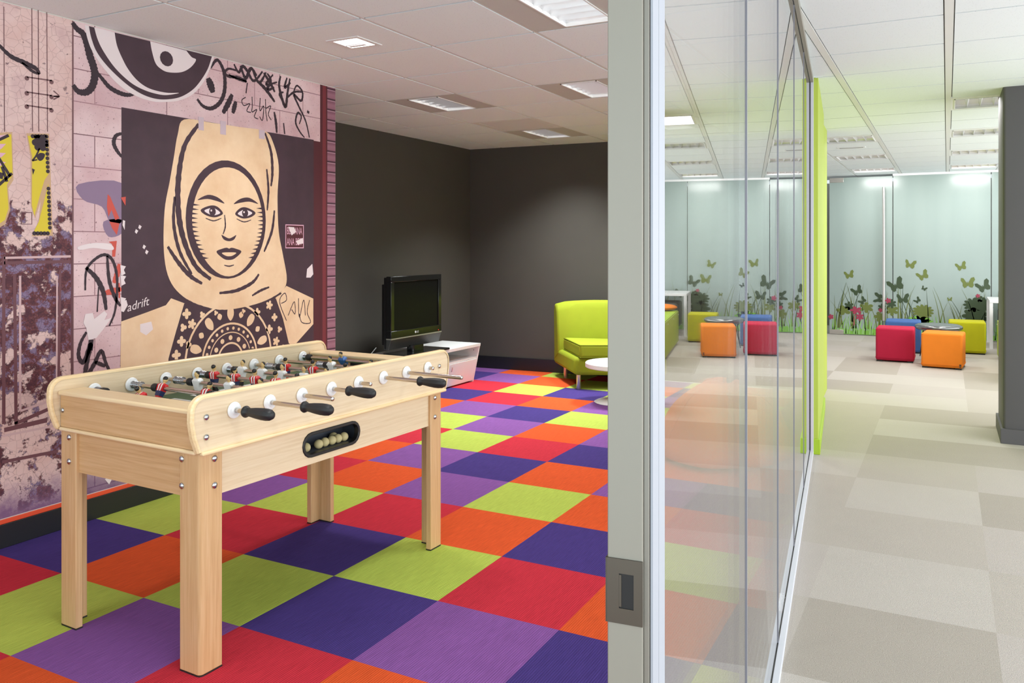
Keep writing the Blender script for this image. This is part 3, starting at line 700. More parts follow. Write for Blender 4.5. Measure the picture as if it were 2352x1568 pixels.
for q in range(5):
    a = q * 2 * PI / 5 + .3; pts = []
    for j in range(2, k): v = vs[j * n + int(a / 2 / PI * n) % n]; pts.append(Vector(v) * 1.004)
    MB().tube(pts, .0035, 5).build('seam', bb, t)
MB().tube(smooth([(.02, 0, .44), (.06, .01, .485), (.10, .02, .445)], 6), .010, 6).build('carry_loop', bb, t)

# ------------------------------------------------------------------ foosball table
TT = thing('foosball_table', 'pale beech foosball table with chrome rods and black grips', 'foosball table', (.1558, -.809, 0), math.radians(-1.85))
V0, V1, U0, U1 = -.728, 0.0, 0.0, 1.306          # leg footprint: across (x), along (y)
# legs: L shaped posts
def leg(mx, my):
    a, w, r = .086, .026, .014
    out = [(-r + r * math.cos(x), r - r * math.sin(x)) for x in [PI / 2 * q / 5 for q in range(6)]]  # outer corner, rounded
    P = [(0, a)] + out + [(-a - .008, 0), (-a - .008, w), (-w, w), (-w, a)]
    P = [((x if not mx else V0 - x), (y if not my else U1 - y)) for x, y in P]
    o = MB().prism(P, lambda u, v, q: (u, v, q), 0.004, .692).build('leg', wood_z, TT, bevel=.003)
    MB().prism([(x + (.004 if not mx else -.004) * 0, y) for x, y in P], lambda u, v, q: (u, v, q), 0, .004).build('foot_pad', black_rub, o)
    for z in (.665, .581):
        x = 0 if not mx else V0; sx = 1 if not mx else -1
        y = .055 if not my else U1 - .055
        MB().lathe([(.0105, 0), (.0098, .003), (.0065, .0055), (.002, .0068)], (x, y, z), 0, 14).build('bolt', zinc, o) if not mx else None
        if not my:
            xx = -.083 if not mx else V0 + .056
            b = MB(); b.lathe([(.0105, 0), (.0098, .003), (.0065, .0055), (.002, .0068)], (0, 0, 0), 1, 14)
            b.v = [(xx + vx, -vy, z + vz) for vx, vy, vz in b.v]; b.build('bolt', zinc, o)
for mx in (0, 1):
    for my in (0, 1): leg(mx, my)
# aprons
HY, HZ, HL, HH = .607, .614, .300, .080     # ball return opening
def stadium(cy, cz, L, H, n=8):
    r = H / 2; P = []
    for q in range(n + 1): a = -PI / 2 + PI * q / n; P.append((cy + L / 2 - r + r * math.cos(a), cz + r * math.sin(a)))
    for q in range(n + 1): a = PI / 2 + PI * q / n; P.append((cy - L / 2 + r + r * math.cos(a), cz + r * math.sin(a)))
    return P
def ring(mb, inner, outer, fn, a, b, m=0):
    n = len(inner)
    vs = [fn(*p, q) for q in (a, b) for p in inner] + [fn(*p, q) for q in (a, b) for p in outer]
    fs = []
    for i in range(n):
        j = (i + 1) % n
        fs += [(i, j, 2 * n + j, 2 * n + i), (n + i, 3 * n + i, 3 * n + j, n + j), (i, n + i, n + j, j), (2 * n + i, 2 * n + j, 3 * n + j, 3 * n + i)]
    mb.add(vs, fs, m)
def X_(y, z, q): return (q, y, z)
inn = stadium(HY, HZ, HL, HH); r0 = (.084, U1 - .084, .545, .70)
def to_rect(p):
    dx, dz = p[0] - HY, p[1] - HZ
    k = min(((r0[1] - HY) / dx if dx > 1e-9 else (r0[0] - HY) / dx if dx < -1e-9 else 1e9), ((r0[3] - HZ) / dz if dz > 1e-9 else (r0[2] - HZ) / dz if dz < -1e-9 else 1e9))
    return (HY + dx * k, HZ + dz * k)
# even out: use a long flat band left and right of a square zone round the opening
sq = (HY - .19, HY + .19, .545, .70)
r0 = sq; outer = [to_rect(p) for p in inn]
def snap(pts):
    for c in ((sq[0], sq[2]), (sq[0], sq[3]), (sq[1], sq[2]), (sq[1], sq[3])):
        i = min(range(len(pts)), key=lambda k: (pts[k][0] - c[0]) ** 2 + (pts[k][1] - c[1]) ** 2); pts[i] = c
    return pts
mb = MB(); ring(mb, inn, snap(outer), X_, -.032, -.012)
mb.box(-.032, -.012, .026, sq[0], .545, .70).box(-.032, -.012, sq[1], U1 - .026, .545, .70)
mb.build('apron', wood_y, TT)
MB().box(V0 + .012, V0 + .032, .026, U1 - .026, .545, .70).build('apron', wood_y, TT)
MB().box(V0 + .026, -.026, .012, .030, .545, .70).build('apron', wood_x, TT)
MB().box(V0 + .026, -.026, U1 - .030, U1 - .012, .545, .70).build('apron', wood_x, TT)
# side panels with rounded outline
def side_outline():
    P = [(-.012, .697), (-.030, .745), (-.0385, .79)]
    for q in range(7): a = PI - PI / 2 * q / 6; P.append((.008 + .046 * math.cos(a), .822 + .046 * math.sin(a)))
    for q in range(7): a = PI / 2 - PI / 2 * q / 6; P.append((U1 - .010 + .046 * math.cos(a), .822 + .046 * math.sin(a)))
    return P + [(U1 + .0355, .79), (U1 + .028, .745), (U1 + .012, .697)]
for nm, a, b, s in (('r', -.012, .014, 1), ('l', V0 - .014, V0 + .012, -1)):
    MB().prism(side_outline(), X_, a + .003, b - .003).build('side_panel', wood_y, TT)
    # edge trim band running round the outline, slightly proud and rounded
    SO = side_outline(); mb = MB(); mid = (a + b) / 2
    off = []
    for i, (y, z) in enumerate(SO):
        p0 = SO[max(i - 1, 0)]; p1 = SO[min(i + 1, len(SO) - 1)]; ty, tz = p1[0] - p0[0], p1[1] - p0[1]; l_ = math.hypot(ty, tz); off.append((-tz / l_, ty / l_))
    prof = [(a, -.006), (a, 0), (a + .006, .0045), (b - .006, .0045), (b, 0), (b, -.006)]
    vs = [(x, y + oy * e, z + oz * e) for (y, z), (oy, oz) in zip(SO, off) for x, e in prof]
    m_ = len(prof); fs = [(i * m_ + q, i * m_ + q + 1, (i + 1) * m_ + q + 1, (i + 1) * m_ + q) for i in range(len(SO) - 1) for q in range(m_ - 1)]
    mb.add(vs, fs); mb.build('edge_trim', wood_trim, TT, fix=True)
    xo = b if s > 0 else a
    MB().box(min(xo - s * .012, xo + s * .008), max(xo - s * .012, xo + s * .008), -.006, U1 + .006, .686, .699).build('lower_moulding', wood_trim, TT, bevel=.005, seg=3)
# end panels with nosing and shelf
for my in (0, 1):
    f = (lambda y: y) if not my else (lambda y: U1 - y)
    def bx(y0, y1, z0, z1, x0=V0 + .012, x1=-.012): a, b = sorted((f(y0), f(y1))); return MB().box(x0, x1, a, b, z0, z1)
    bx(-.004, .014, .70, .812).build('end_panel', wood_x, TT)
    bx(-.016, .084, .810, .826).build('end_shelf', wood_trimx if my == 0 else wood_trimx, TT, bevel=.006, seg=3)
    bx(.066, .082, .745, .812).build('inner_end_wall', wood_x, TT)
    bx(-.012, .012, .686, .699).build('lower_moulding', wood_trimx, TT, bevel=.005, seg=3)
    bx(.0815, .0830, .75, .795, -.46, -.26).build('goal_mouth', mat('goal_shadow', srgb(14, 14, 14), .8), TT)
# playing field
pf_g = mat('field_green', srgb(64, 92, 62), .5); pf_w = mat('field_white', srgb(232, 234, 232), .45)
mb = MB(); mb.box(V0 + .012, -.012, .07, U1 - .07, .735, .744, 0)
z = .7444
mb.flat([(-.69, .106, z), (-.42, .106, z), (-.42, .30, z), (-.69, .19, z)], 1)
mb.flat([(-.30, .106, z), (-.03, .106, z), (-.03, .19, z), (-.30, .30, z)], 1)
for q in range(6):
    yy = .33 + q * .13
    mb.flat([(-.62, yy, z), (-.10, yy, z), (-.10, yy + .06, z), (-.62, yy + .06, z)], 1)
mb.build('playing_field', [pf_g, pf_w], TT)
# corner bolts of the cabinet
def cap(x, y, z, axis, s, par=TT):
    b = MB(); b.lathe([(.0095, 0), (.009, .0028), (.006, .005), (.002, .006)], (0, 0, 0), axis, 14)
    b.v = [(x + (vx * s if axis == 0 else vx), y + (vy * s if axis == 1 else vy), z + vz) for vx, vy, vz in b.v]; return b.build('bolt', zinc, par)
cap(.012, .014, .803, 0, 1); cap(.012, .014, .741, 0, 1); cap(.012, 1.268, .803, 0, 1); cap(.012, 1.268, .741, 0, 1)
cap(-.704, -.004, .757, 1, -1); cap(-.704, -.004, .80, 1, -1) if False else None
# ball return frame and tray
mb = MB(); ring(mb, stadium(HY, HZ, HL - .012, HH - .012), stadium(HY, HZ, HL + .012, HH + .012), X_, -.03, -.008)
mb.build('ball_return_frame', black_pl, TT, bevel=.002)
mb = MB()
mb.box(-.115, -.03, HY - .17, HY + .17, .560, .578).box(-.12, -.112, HY - .17, HY + .17, .56, .68).box(-.12, -.03, HY - .175, HY - .17, .56, .68).box(-.12, -.03, HY + .17, HY + .175, .56, .68)
mb.build('ball_tray', mat('tray_grey', srgb(70, 74, 84), .35), TT)
ball_m = mat('cork_ball', srgb(206, 188, 136), .6)
setcol(ball_m, mixc(ball_m, noise(ball_m, coords(ball_m), 60, 3), srgb(222, 206, 158), srgb(176, 156, 106)))
BALLS = [(-.052, -.138, 'ball showing only its edge at the left end of the return slot'), (-.056, -.092, 'darker cork ball second from the left in the return slot'), (-.052, -.030, 'cork ball third from the left, standing free in the return slot'),
         (-.055, .006, 'cork ball in the middle of the return slot, touching the next'), (-.052, .0412, 'cork ball fourth from the right end of the return slot'), (-.053, .0755, 'cork ball in front of the back one in the return slot'), (-.086, .088, 'cork ball lying behind the front row in the return slot'), (-.053, .1105, 'rightmost front cork ball in the return slot')]
RZ = Matrix.Rotation(math.radians(-1.85), 4, 'Z'); TM = Matrix.Translation(TT.location) @ RZ
b0 = None
for dx, dy, lb in BALLS:
    if b0 is None: b0 = MB().ball((0, 0, 0), .0172, n=20, k=12).build('cork_ball', ball_m, angle=80); o = b0
    else: o = b0.copy(); C.objects.link(o)
    o.location = TM @ Vector((dx, HY + dy, .578 + .0172)); tag(o, lb, 'ball', 'cork balls in the ball return')

# players
skin = mat('painted_skin', srgb(212, 178, 118), .3); hair = mat('painted_black_hair', srgb(24, 22, 20), .25); shirt_w = mat('painted_white', srgb(238, 238, 236), .3)
shirt_r = mat('painted_red', srgb(208, 30, 36), .3); shirt_b = mat('painted_blue', srgb(66, 110, 176), .3); shorts_n = mat('painted_navy', srgb(34, 46, 92), .3); boot = mat('painted_boot_black', srgb(24, 24, 26), .3)
PM = [skin, hair, shirt_w, shirt_r, shirt_b, shorts_n, boot]
def player_mesh(kind):
    # rod through the origin along x; the figure faces f*y, head up
    f = 1 if kind == 'red' else -1
    mb = MB()
    def taper(z0, z1, w0, w1, d0, d1, m, stripes=None, y0=0, y1=0):
        n = len(stripes) if stripes else 1
        for q in range(n):
            a0, a1 = -w0 + 2 * w0 * q / n, -w0 + 2 * w0 * (q + 1) / n; b0, b1 = -w1 + 2 * w1 * q / n, -w1 + 2 * w1 * (q + 1) / n
            mb.add([(a0, y0 - d0, z0), (a1, y0 - d0, z0), (a1, y0 + d0, z0), (a0, y0 + d0, z0), (b0, y1 - d1, z1), (b1, y1 - d1, z1), (b1, y1 + d1, z1), (b0, y1 + d1, z1)],
                   [(0, 1, 2, 3), (4, 5, 6, 7), (0, 1, 5, 4), (1, 2, 6, 5), (2, 3, 7, 6), (3, 0, 4, 7)], stripes[q] if stripes else m)
    body = {'red': 3, 'white': 2, 'blue': 4}[kind]; st = [3, 2, 3, 2, 3] if kind == 'red' else None; low = 5 if kind == 'red' else body
    taper(-.012, .010, .0145, .0185, .011, .0125, body, st)
    taper(.010, .0175, .0185, .0125, .0125, .008, body, st)
    taper(-.030, -.012, .0115, .0145, .0095, .011, low)
    taper(-.046, -.030, .007, .0095, .006, .0085, 0 if kind != 'red' else 3)
    taper(-.062, -.046, .0085, .007, .009, .006, 6, None, f * .004, 0)
    mb.lathe([(.0055, .0165), (.005, .0235)], (0, 0, 0), 2, 10, 0)
    mb.ball((0, 0, .0325), .0088, .0095, .0118, 14, 9, 0)
    mb.ball((0, -f * .0022, .0362), .0092, .0092, .0096, 14, 9, 1)
    mb.ball((0, f * .0088, .031), .0016, .002, .002, 6, 4, 0)
    for s in (-1, 1):
        mb.ball((s * .0034, f * .0084, .0338), .0013, .0010, .0009, 6, 4, 1)
        mb.ball((s * .0190, 0, .004), .0035, .0075, .010, 8, 6, body)
    mb.box(-.0022, .0022, f * .0086 - .0008, f * .0086 + .0008, .0270, .0280, 3)
    return mb
RODZ = .807; UK = [.121 + .151 * k for k in range(8)]
# per rod: team, right end, grip start on the right or None, grip on the left, player positions, spin angle, [spring spans], [bumpers]
RODS = [('red', .188, .062, False, [-.447], 25, [(-.70, -.66), (-.06, -.02)], [-.655, -.065]),
        ('red', .292, .167, False, [-.538, -.298], -28, [(-.707, -.655), (-.268, -.225)], [-.572, -.272]),
        ('white', .155, None, True, [-.528, -.353, -.186], 8, [(-.655, -.612), (-.06, -.02)], [-.566, -.145]),
        ('red', .218, .093, False, [-.614, -.493, -.381, -.268, -.154], 3, [(-.692, -.655), (-.085, -.04)], [-.645, -.10]),
        ('white', .073, None, True, [-.621, -.503, -.391, -.271, -.153], -4, [(-.70, -.675), (-.075, -.03)], [-.662, -.11]),
        ('red', .310, .189, False, [-.519, -.361, -.181], 4, [(-.632, -.585), (-.11, -.06)], [-.555, -.14]),
        ('white', .288, None, True, [-.396, -.165], 22, [(-.475, -.435), (-.08, -.04)], [-.425, -.10]),
        ('blue', .041, None, True, [-.464], 30, [(-.715, -.685), (-.06, -.02)], [-.675, -.245])]
grip_prof = [(.010, 0), (.0175, .001), (.019, .006), (.0165, .012), (.0135, .018), (.0148, .03), (.0175, .05), (.0195, .075), (.0195, .095), (.0175, .112), (.0125, .121), (.005, .125)]
def flute(k, a): return 1 - (.07 * (0.5 + .5 * math.cos(9 * a)) if 4 <= k <= 9 else 0)
helix_cache = {}
for k, (team, rend, grip, lgrip, ps, spin, springs, bumps) in enumerate(RODS):
    u = UK[k]
    L0 = V0 - .07 - (.19 - .12 if lgrip else 0) - max(0, (.30 - rend)) * .55
    rod = MB().tube([(L0, 0, 0), (rend if grip is None else grip + .05, 0, 0)], .0078, 14).build('rod', rodm, TT, loc=(0, u, RODZ))
    if grip is None: MB().lathe([(.0078, 0), (.0072, .003), (.004, .0045)], (rend, 0, 0), 0, 14).build('end_cap', chrome, rod)
    else: MB().lathe(grip_prof, (grip, 0, 0), 0, 36, 0, flute).build('grip', black_rub, rod, angle=60)
    if lgrip:
        b = MB(); b.lathe(grip_prof, (0, 0, 0), 0, 36, 0, flute); b.v = [(L0 + .05 - x, y, z) for x, y, z in b.v]; b.build('grip', black_rub, rod, angle=60)
    else: MB().lathe([(.004, -.0045), (.0072, -.003), (.0078, 0)], (L0, 0, 0), 0, 14).build('end_cap', chrome, rod)
    for p in ps:
        key = team
        if key not in helix_cache: helix_cache[key] = player_mesh(team).build('player_figure', PM, rod, bevel=.0012, angle=50); o = helix_cache[key]
        else: o = helix_cache[key].copy(); C.objects.link(o); o.parent = rod
        o.location = (p, 0, 0); o.rotation_euler = (math.radians(spin), 0, 0)
    for a, b in springs:
        n = int(7 * 10); pts = [(a + (b - a) * q / n, .0128 * math.cos(2 * PI * 6.5 * q / n), .0128 * math.sin(2 * PI * 6.5 * q / n)) for q in range(n + 1)]
        MB().tube(pts, .0016, 5).build('spring', zinc, rod)
        for e in (a, b): MB().lathe([(.0078, -.001), (.0150, -.001), (.0150, .001), (.0078, .001)], (e, 0, 0), 0, 16).build('washer', zinc, rod)
    for b in bumps: MB().lathe([(.0078, -.014), (.0135, -.014), (.0150, -.010), (.0150, .010), (.0135, .014), (.0078, .014)], (b, 0, 0), 0, 20).build('bumper', black_rub, rod)
    for x, s in ((.0135, 1), (V0 + .013, 1), (-.0135, -1), (V0 - .0135, -1)):
        b = MB(); b.lathe([(.0265, 0), (.0265, .003), (.0235, .0065), (.0150, .0085), (.0120, .0115), (.0082, .0115)], (0, 0, 0), 0, 24)
        b.v = [(x + vx * s, u + vy, RODZ + vz) for vx, vy, vz in b.v]; b.build('rod_bearing', white_pl, TT, angle=30)

# ------------------------------------------------------------------ printed mural on the left wall
def pt(px, py): p = on_x(px, py, XW); return (p.y, p.z)
MU = thing('mural', 'wall sized street art print with a portrait poster, graffiti and peeling door', 'mural', (XW, 0, 0))
def mrel(y, z, lay): return (.0006 + lay * .0005, y, z)
PLUM, CREAM, WHITE_, INK = srgb(66, 44, 56), srgb(240, 208, 168), srgb(234, 220, 222), srgb(52, 36, 46)
m_plum = mat('print_plum', PLUM, .6); m_cream = mat('print_cream', CREAM, .6); m_white = mat('print_white', WHITE_, .6); m_ink = mat('print_ink', INK, .6)
setcol(m_plum, mixc(m_plum, noise(m_plum, coords(m_plum), 9, 4), srgb(56, 38, 48), srgb(78, 54, 66)))
_v = coords(m_cream); setcol(m_cream, mixc(m_cream, ramp(m_cream, noise(m_cream, _v, 5, 5, .6), [(.35, (0, 0, 0, 1)), (.75, (1, 1, 1, 1))]), srgb(244, 214, 178), srgb(228, 190, 150)))
m_yel = mat('print_yellow', srgb(222, 200, 52), .6); m_tan = mat('print_tan', srgb(206, 168, 130), .6); m_red = mat('print_red', srgb(206, 84, 72), .6); m_maroon = mat('print_maroon', srgb(120, 46, 54), .6); m_dkred = mat('print_dark_red', srgb(84, 32, 42), .6)
m_pink = mat('print_pink_scrap', srgb(226, 176, 196), .6); m_line = mat('print_line', srgb(120, 84, 88), .6); m_vio = mat('print_violet_smudge', srgb(142, 118, 146), .6)
# block wall print
m_block = mat('print_block_wall', srgb(214, 180, 186), .7)
def swap(m, vec):
    n, l = nt(m); a = n.new('ShaderNodeSeparateXYZ'); b = n.new('ShaderNodeCombineXYZ'); l.new(vec, a.inputs[0]); l.new(a.outputs[1], b.inputs[0]); l.new(a.outputs[2], b.inputs[1]); return b.outputs[0], a.outputs[1], a.outputs[2]
v, yy, zz = swap(m_block, coords(m_block))
n, l = nt(m_block); bk = n.new('ShaderNodeTexBrick'); l.new(v, bk.inputs['Vector']); bk.inputs['Scale'].default_value = 1; bk.inputs['Brick Width'].default_value = .42; bk.inputs['Row Height'].default_value = .156
bk.inputs['Mortar Size'].default_value = .0028; bk.inputs['Mortar Smooth'].default_value = .3; bk.inputs['Color1'].default_value = srgb(232, 204, 206); bk.inputs['Color2'].default_value = srgb(222, 192, 198); bk.inputs['Mortar'].default_value = srgb(132, 96, 104)
c = bk.outputs['Color']
c = mixc(m_block, ramp(m_block, noise(m_block, v, 2.3, 4, .6), [(.4, (0, 0, 0, 1)), (.75, (1, 1, 1, 1))]), c, srgb(200, 156, 162))
c = mixc(m_block, ramp(m_block, noise(m_block, v, 90, 3, .7), [(.62, (0, 0, 0, 1)), (.68, (1, 1, 1, 1))]), c, srgb(128, 92, 98))
c = mixc(m_block, ramp(m_block, math_(m_block, 'ADD', zz, math_(m_block, 'MULTIPLY', noise(m_block, v, 6, 4), .3)), [(.25, (1, 1, 1, 1)), (.55, (0, 0, 0, 1))]), c, srgb(104, 70, 112))
setcol(m_block, c)
# old door print: crackled paint above, peeling below
m_door = mat('print_peeling_door', srgb(200, 160, 158), .7)
v, yy, zz = swap(m_door, coords(m_door))
c = ramp(m_door, noise(m_door, v, 4, 5, .6), [(.3, srgb(218, 180, 174)), (.55, srgb(228, 198, 194)), (.75, srgb(204, 168, 170))])
crack = ramp(m_door, voro(m_door, v, 26, 'DISTANCE_TO_EDGE'), [(.0, (1, 1, 1, 1)), (.035, (0, 0, 0, 1))])
c = mixc(m_door, math_(m_door, 'MULTIPLY', crack, .45), c, srgb(140, 98, 100))
nz = noise(m_door, v, 9, 6, .68)
hgt = math_(m_door, 'SUBTRACT', 1.62, zz)                                   # peel grows below 1.6 m
bias = ramp(m_door, hgt, [(.0, (0, 0, 0, 1)), (.30, (.21, .21, .21, 1)), (.62, (.25, .25, .25, 1)), (1.0, (.13, .13, .13, 1))])
pk = math_(m_door, 'ADD', nz, bias)
peel = ramp(m_door, pk, [(.66, (0, 0, 0, 1)), (.675, (1, 1, 1, 1))])
inner = ramp(m_door, noise(m_door, v, 14, 5, .7), [(.42, srgb(84, 44, 56)), (.5, srgb(112, 60, 62)), (.56, srgb(128, 108, 140)), (.7, srgb(146, 128, 156))])
inner = mixc(m_door, math_(m_door, 'MULTIPLY', ramp(m_door, voro(m_door, v, 42, 'DISTANCE_TO_EDGE'), [(0, (1, 1, 1, 1)), (.05, (0, 0, 0, 1))]), .8), inner, srgb(54, 32, 44))
c = mixc(m_door, peel, c, inner)
edge = ramp(m_door, pk, [(.64, (0, 0, 0, 1)), (.66, (1, 1, 1, 1)), (.67, (0, 0, 0, 1))]); c = mixc(m_door, math_(m_door, 'MULTIPLY', edge, .8), c, srgb(70, 46, 56))
c = mixc(m_door, ramp(m_door, math_(m_door, 'ADD', zz, math_(m_door, 'MULTIPLY', nz, .35)), [(.30, (1, 1, 1, 1)), (.46, (0, 0, 0, 1))]), c, srgb(128, 92, 128))
setcol(m_door, c)
# shutter print with ribs
m_shut = mat('print_shutter', srgb(140, 92, 110), .6)
v, yy, zz = swap(m_shut, coords(m_shut)); n, l = nt(m_shut)
fr_ = math_(m_shut, 'FRACT', math_(m_shut, 'MULTIPLY', zz, 14.2))
c = ramp(m_shut, fr_, [(.0, srgb(84, 44, 62)), (.10, srgb(60, 30, 46)), (.2, srgb(150, 100, 118)), (.55, srgb(158, 110, 126)), (.86, srgb(128, 80, 100)), (.93, srgb(176, 136, 150))])
setcol(m_shut, c)
YD = -.112; ZB, ZT = .128, ZC - .003
def rectp(name, y0, y1, z0, z1, m, lay): return MB().box(.0002, .0006 + lay * .0005, y0, y1, z0, z1).build(name, m, MU)
rectp('door_print', -2.6, YD, ZB, ZT, m_door, 0); rectp('block_print', YD, 1.635, ZB, ZT, m_block, 0)
rectp('shutter_print', 1.705, 1.789, ZB, ZT, m_shut, 0); rectp('post_print', 1.635, 1.705, ZB, ZT, m_maroon, 0)
MB().box(.0002, .0012, 1.571, 1.636, ZB, 2.03).box(.0002, .0012, 1.635, 1.658, ZB, ZT).box(.0002, .0012, 1.694, 1.706, ZB, ZT).build('post_shadow_print', m_dkred, MU)
def poly(mb, pts, m, lay, close_smooth=0):
    P = smooth([Vector(p) for p in pts], close_smooth, True) if close_smooth else pts
    mb.flat([mrel(p[0], p[1], lay) for p in P], m)
def stroke(mb, pts, w, m, lay, taper=True, k=8, open_smooth=True):
    P = smooth([Vector(p) for p in pts], k) if open_smooth and len(pts) > 2 else [Vector(p) for p in pts]
    L, R = [], []; n = len(P)
    for i, p in enumerate(P):
        t_ = P[min(i + 1, n - 1)] - P[max(i - 1, 0)]; t_ = t_.normalized() if t_.length else Vector((1, 0)); nn = Vector((-t_.y, t_.x))
        ww = w * .5 * ((.55 + .45 * math.sin(PI * min(1, max(.0, i / (n - 1))))) if taper else 1) * (1 + .12 * math.sin(i * 2.3))
        L.append(p + nn * ww); R.append(p - nn * ww)
    vs = [mrel(q.x, q.y, lay) for q in L + R]; mb.add(vs, [(i, i + 1, n + i + 1, n + i) for i in range(n - 1)], m)
Z1 = lambda x, y: pt(x * .38278, y * .38265)
Z2 = lambda x, y: pt(150 + .26786 * x, 40 + .26786 * y)
Z3 = lambda x, y: pt(250 + .39542 * x, 230 + .39542 * y)
Z4 = lambda x, y: pt(x * .45942, 560 + y * .45942)
# door: mouldings and scratched lines
mb = MB()
for x in (22, 190, 228, 280): stroke(mb, [Z1(x, 40), Z1(x + 4, 790)], .004, 0, 1, False)
for y in (470, 560, 640):
    stroke(mb, [Z1(160, y - 8), Z1(310, y + 14)], .006, 0, 1, False)
    for x in (160, 308): poly(mb, [(Z1(x, y + (x - 160) * .15)[0] + .011 * math.cos(a), Z1(x, y + (x - 160) * .15)[1] + .011 * math.sin(a)) for a in [q * PI / 4 for q in range(8)]], 0, 1)
for sg in (1, -1): stroke(mb, [Z1(320, 545 + 26 - sg * 26), Z1(355, 578), Z1(320, 578)], .006, 0, 1, False, 4)
mb.build('arrow_scratch_print', m_line, MU, fix=False); mb = MB()
stroke(mb, [Z1(128, 1275), Z1(190, 1275), Z1(190, 1345), Z1(128, 1345), Z1(128, 1275)], .005, 0, 1, False, 1)
mb.build('scratch_print', m_line, MU, fix=False)
mb = MB()
def band(x0, y0, x1, y1, m, w): stroke(mb, [Z4(x0, y0), Z4(x1, y1)], w, m, 1, False)
for (x0, y0, x1, y1, m, w) in ((20, 95, 355, 88, 0, .014), (20, 70, 355, 62, 1, .010), (72, 150, 80, 900, 0, .014), (100, 160, 100, 830, 1, .010), (300, 130, 290, 820, 0, .012), (285, 160, 282, 800, 1, .008), (72, 900, 300, 800, 0, .016), (100, 835, 290, 770, 1, .010), (20, 930, 235, 880, 0, .02), (10, 960, 290, 905, 1, .010), (10, 1090, 290, 1035, 0, .014), (18, 60, 18, 900, 0, .014), (357, 30, 357, 690, 0, .007)): band(x0, y0, x1, y1, m, w)
mb.build('moulding_print', [mat('print_moulding_shadow', srgb(112, 70, 78), .6), mat('print_moulding_light', srgb(212, 178, 180), .6)], MU, fix=False)
stroke(mb2 := MB(), [pt(167, 48), pt(167, 900)], .008, 0, 1, False); mb2.build('edge_line_print', m_line, MU, fix=False)
# yellow torn stamps
mb = MB()
poly(mb, [Z1(158, 800), Z1(294, 802), Z1(316, 1414), Z1(188, 1418), Z1(230, 1330), Z1(245, 1200), Z1(210, 1310), Z1(185, 1240), Z1(182, 940)], 1, 1)
poly(mb, [Z1(165, 815), Z1(280, 815), Z1(290, 1045), Z1(266, 1080), Z1(236, 1180), Z1(205, 1295), Z1(190, 1230), Z1(192, 940)], 0, 2)
poly(mb, [Z1(289, 1100), Z1(302, 1395), Z1(194, 1404), Z1(232, 1330), Z1(262, 1210)], 0, 2)
for q in range(22):
    y = 820 + q * 26
    if y > 1040 and y < 1110: continue
    c_ = Z1(278 + (y - 815) * .036, y); poly(mb, [(c_[0] + .0095 * math.cos(a), c_[1] + .0095 * math.sin(a)) for a in [k * PI / 4 for k in range(8)]], 2, 3)
for q in range(5):
    c_ = Z1(195 + q * 18, 818); poly(mb, [(c_[0] + .010 * math.cos(a), c_[1] + .010 * math.sin(a)) for a in [k * PI / 4 for k in range(8)]], 2, 3)
    c_ = Z1(205 + q * 20, 1400); poly(mb, [(c_[0] + .010 * math.cos(a), c_[1] + .010 * math.sin(a)) for a in [k * PI / 4 for k in range(8)]], 2, 3)
c_ = Z1(240, 858)
for q in range(6):
    a = q * PI / 3; poly(mb, [(c_[0] + .024 * math.cos(a) + .016 * math.cos(b_), c_[1] + .024 * math.sin(a) + .016 * math.sin(b_)) for b_ in [k * PI / 5 for k in range(10)]], 2, 3 + q % 2 * .3)
poly(mb, [(c_[0] + .02 * math.cos(b_), c_[1] + .02 * math.sin(b_)) for b_ in [k * PI / 5 for k in range(10)]], 2, 4)
stroke(mb, [Z1(236, 890), Z1(215, 935), Z1(192, 965)], .008, 2, 3, False)
poly(mb, [Z1(218, 940), Z1(238, 918), Z1(268, 925), Z1(258, 955), Z1(235, 965)], 2, 3, 4); poly(mb, [Z1(190, 1010), Z1(208, 1018), Z1(196, 1050)], 2, 3)
stroke(mb, [Z1(192, 965), Z1(222, 958)], .006, 2, 3, False)
# left stamp, cut by the picture edge
poly(mb, [Z1(-60, 800), Z1(72, 792), Z1(80, 1080), Z1(48, 1130), Z1(60, 1260), Z1(30, 1345), Z1(-60, 1400)], 1, 1)
poly(mb, [Z1(-60, 812), Z1(66, 806), Z1(74, 1050), Z1(40, 1110), Z1(50, 1250), Z1(28, 1320), Z1(-60, 1380)], 0, 2)
for q in range(4): poly(mb, [Z1(-40, 815 + q * 50), Z1(34, 808 + q * 55), Z1(10, 840 + q * 50), Z1(-30, 865 + q * 50)], 3, 3)
for a_, b_ in (((-20, 930), (60, 1060)), ((70, 1040), (-20, 1120)), ((10, 1000), (40, 1090)), ((-30, 850), (50, 812))): stroke(mb, [Z1(*a_), Z1(*b_)], .012, 2, 4, False)
poly(mb, [Z1(-10, 1030), Z1(20, 1040), Z1(14, 1075), Z1(-12, 1070)], 2, 4)
mb.build('yellow_stamp_print', [m_yel, m_tan, m_ink, m_pink], MU, fix=False)
# violet smudge blocks and red paint
mb = MB()
poly(mb, [Z1(470, 1105), Z1(735, 1100), Z1(735, 1320), Z1(660, 1330), Z1(610, 1240), Z1(500, 1200)], 0, 1, 4); poly(mb, [Z1(620, 1330), Z1(735, 1320), Z1(730, 1400), Z1(650, 1420)], 0, 1, 4)
m_w3 = [m_vio, m_red, m_white]
mb.build('smudge_print', m_vio, MU, fix=False); mb = MB()
poly(mb, [Z1(645, 1165), Z1(660, 1180), Z1(715, 1310), Z1(690, 1320), Z1(668, 1260), Z1(650, 1300), Z1(640, 1240)], 1, 2); poly(mb, [Z1(722, 1185), Z1(752, 1180), Z1(750, 1235)], 1, 6)
poly(mb, [Z1(655, 1330), Z1(715, 1340), Z1(700, 1410), Z1(672, 1370)], 1, 2); poly(mb, [Z1(650, 1450), Z1(700, 1445), Z1(690, 1540), Z1(672, 1540), Z1(672, 1465)], 1, 2)
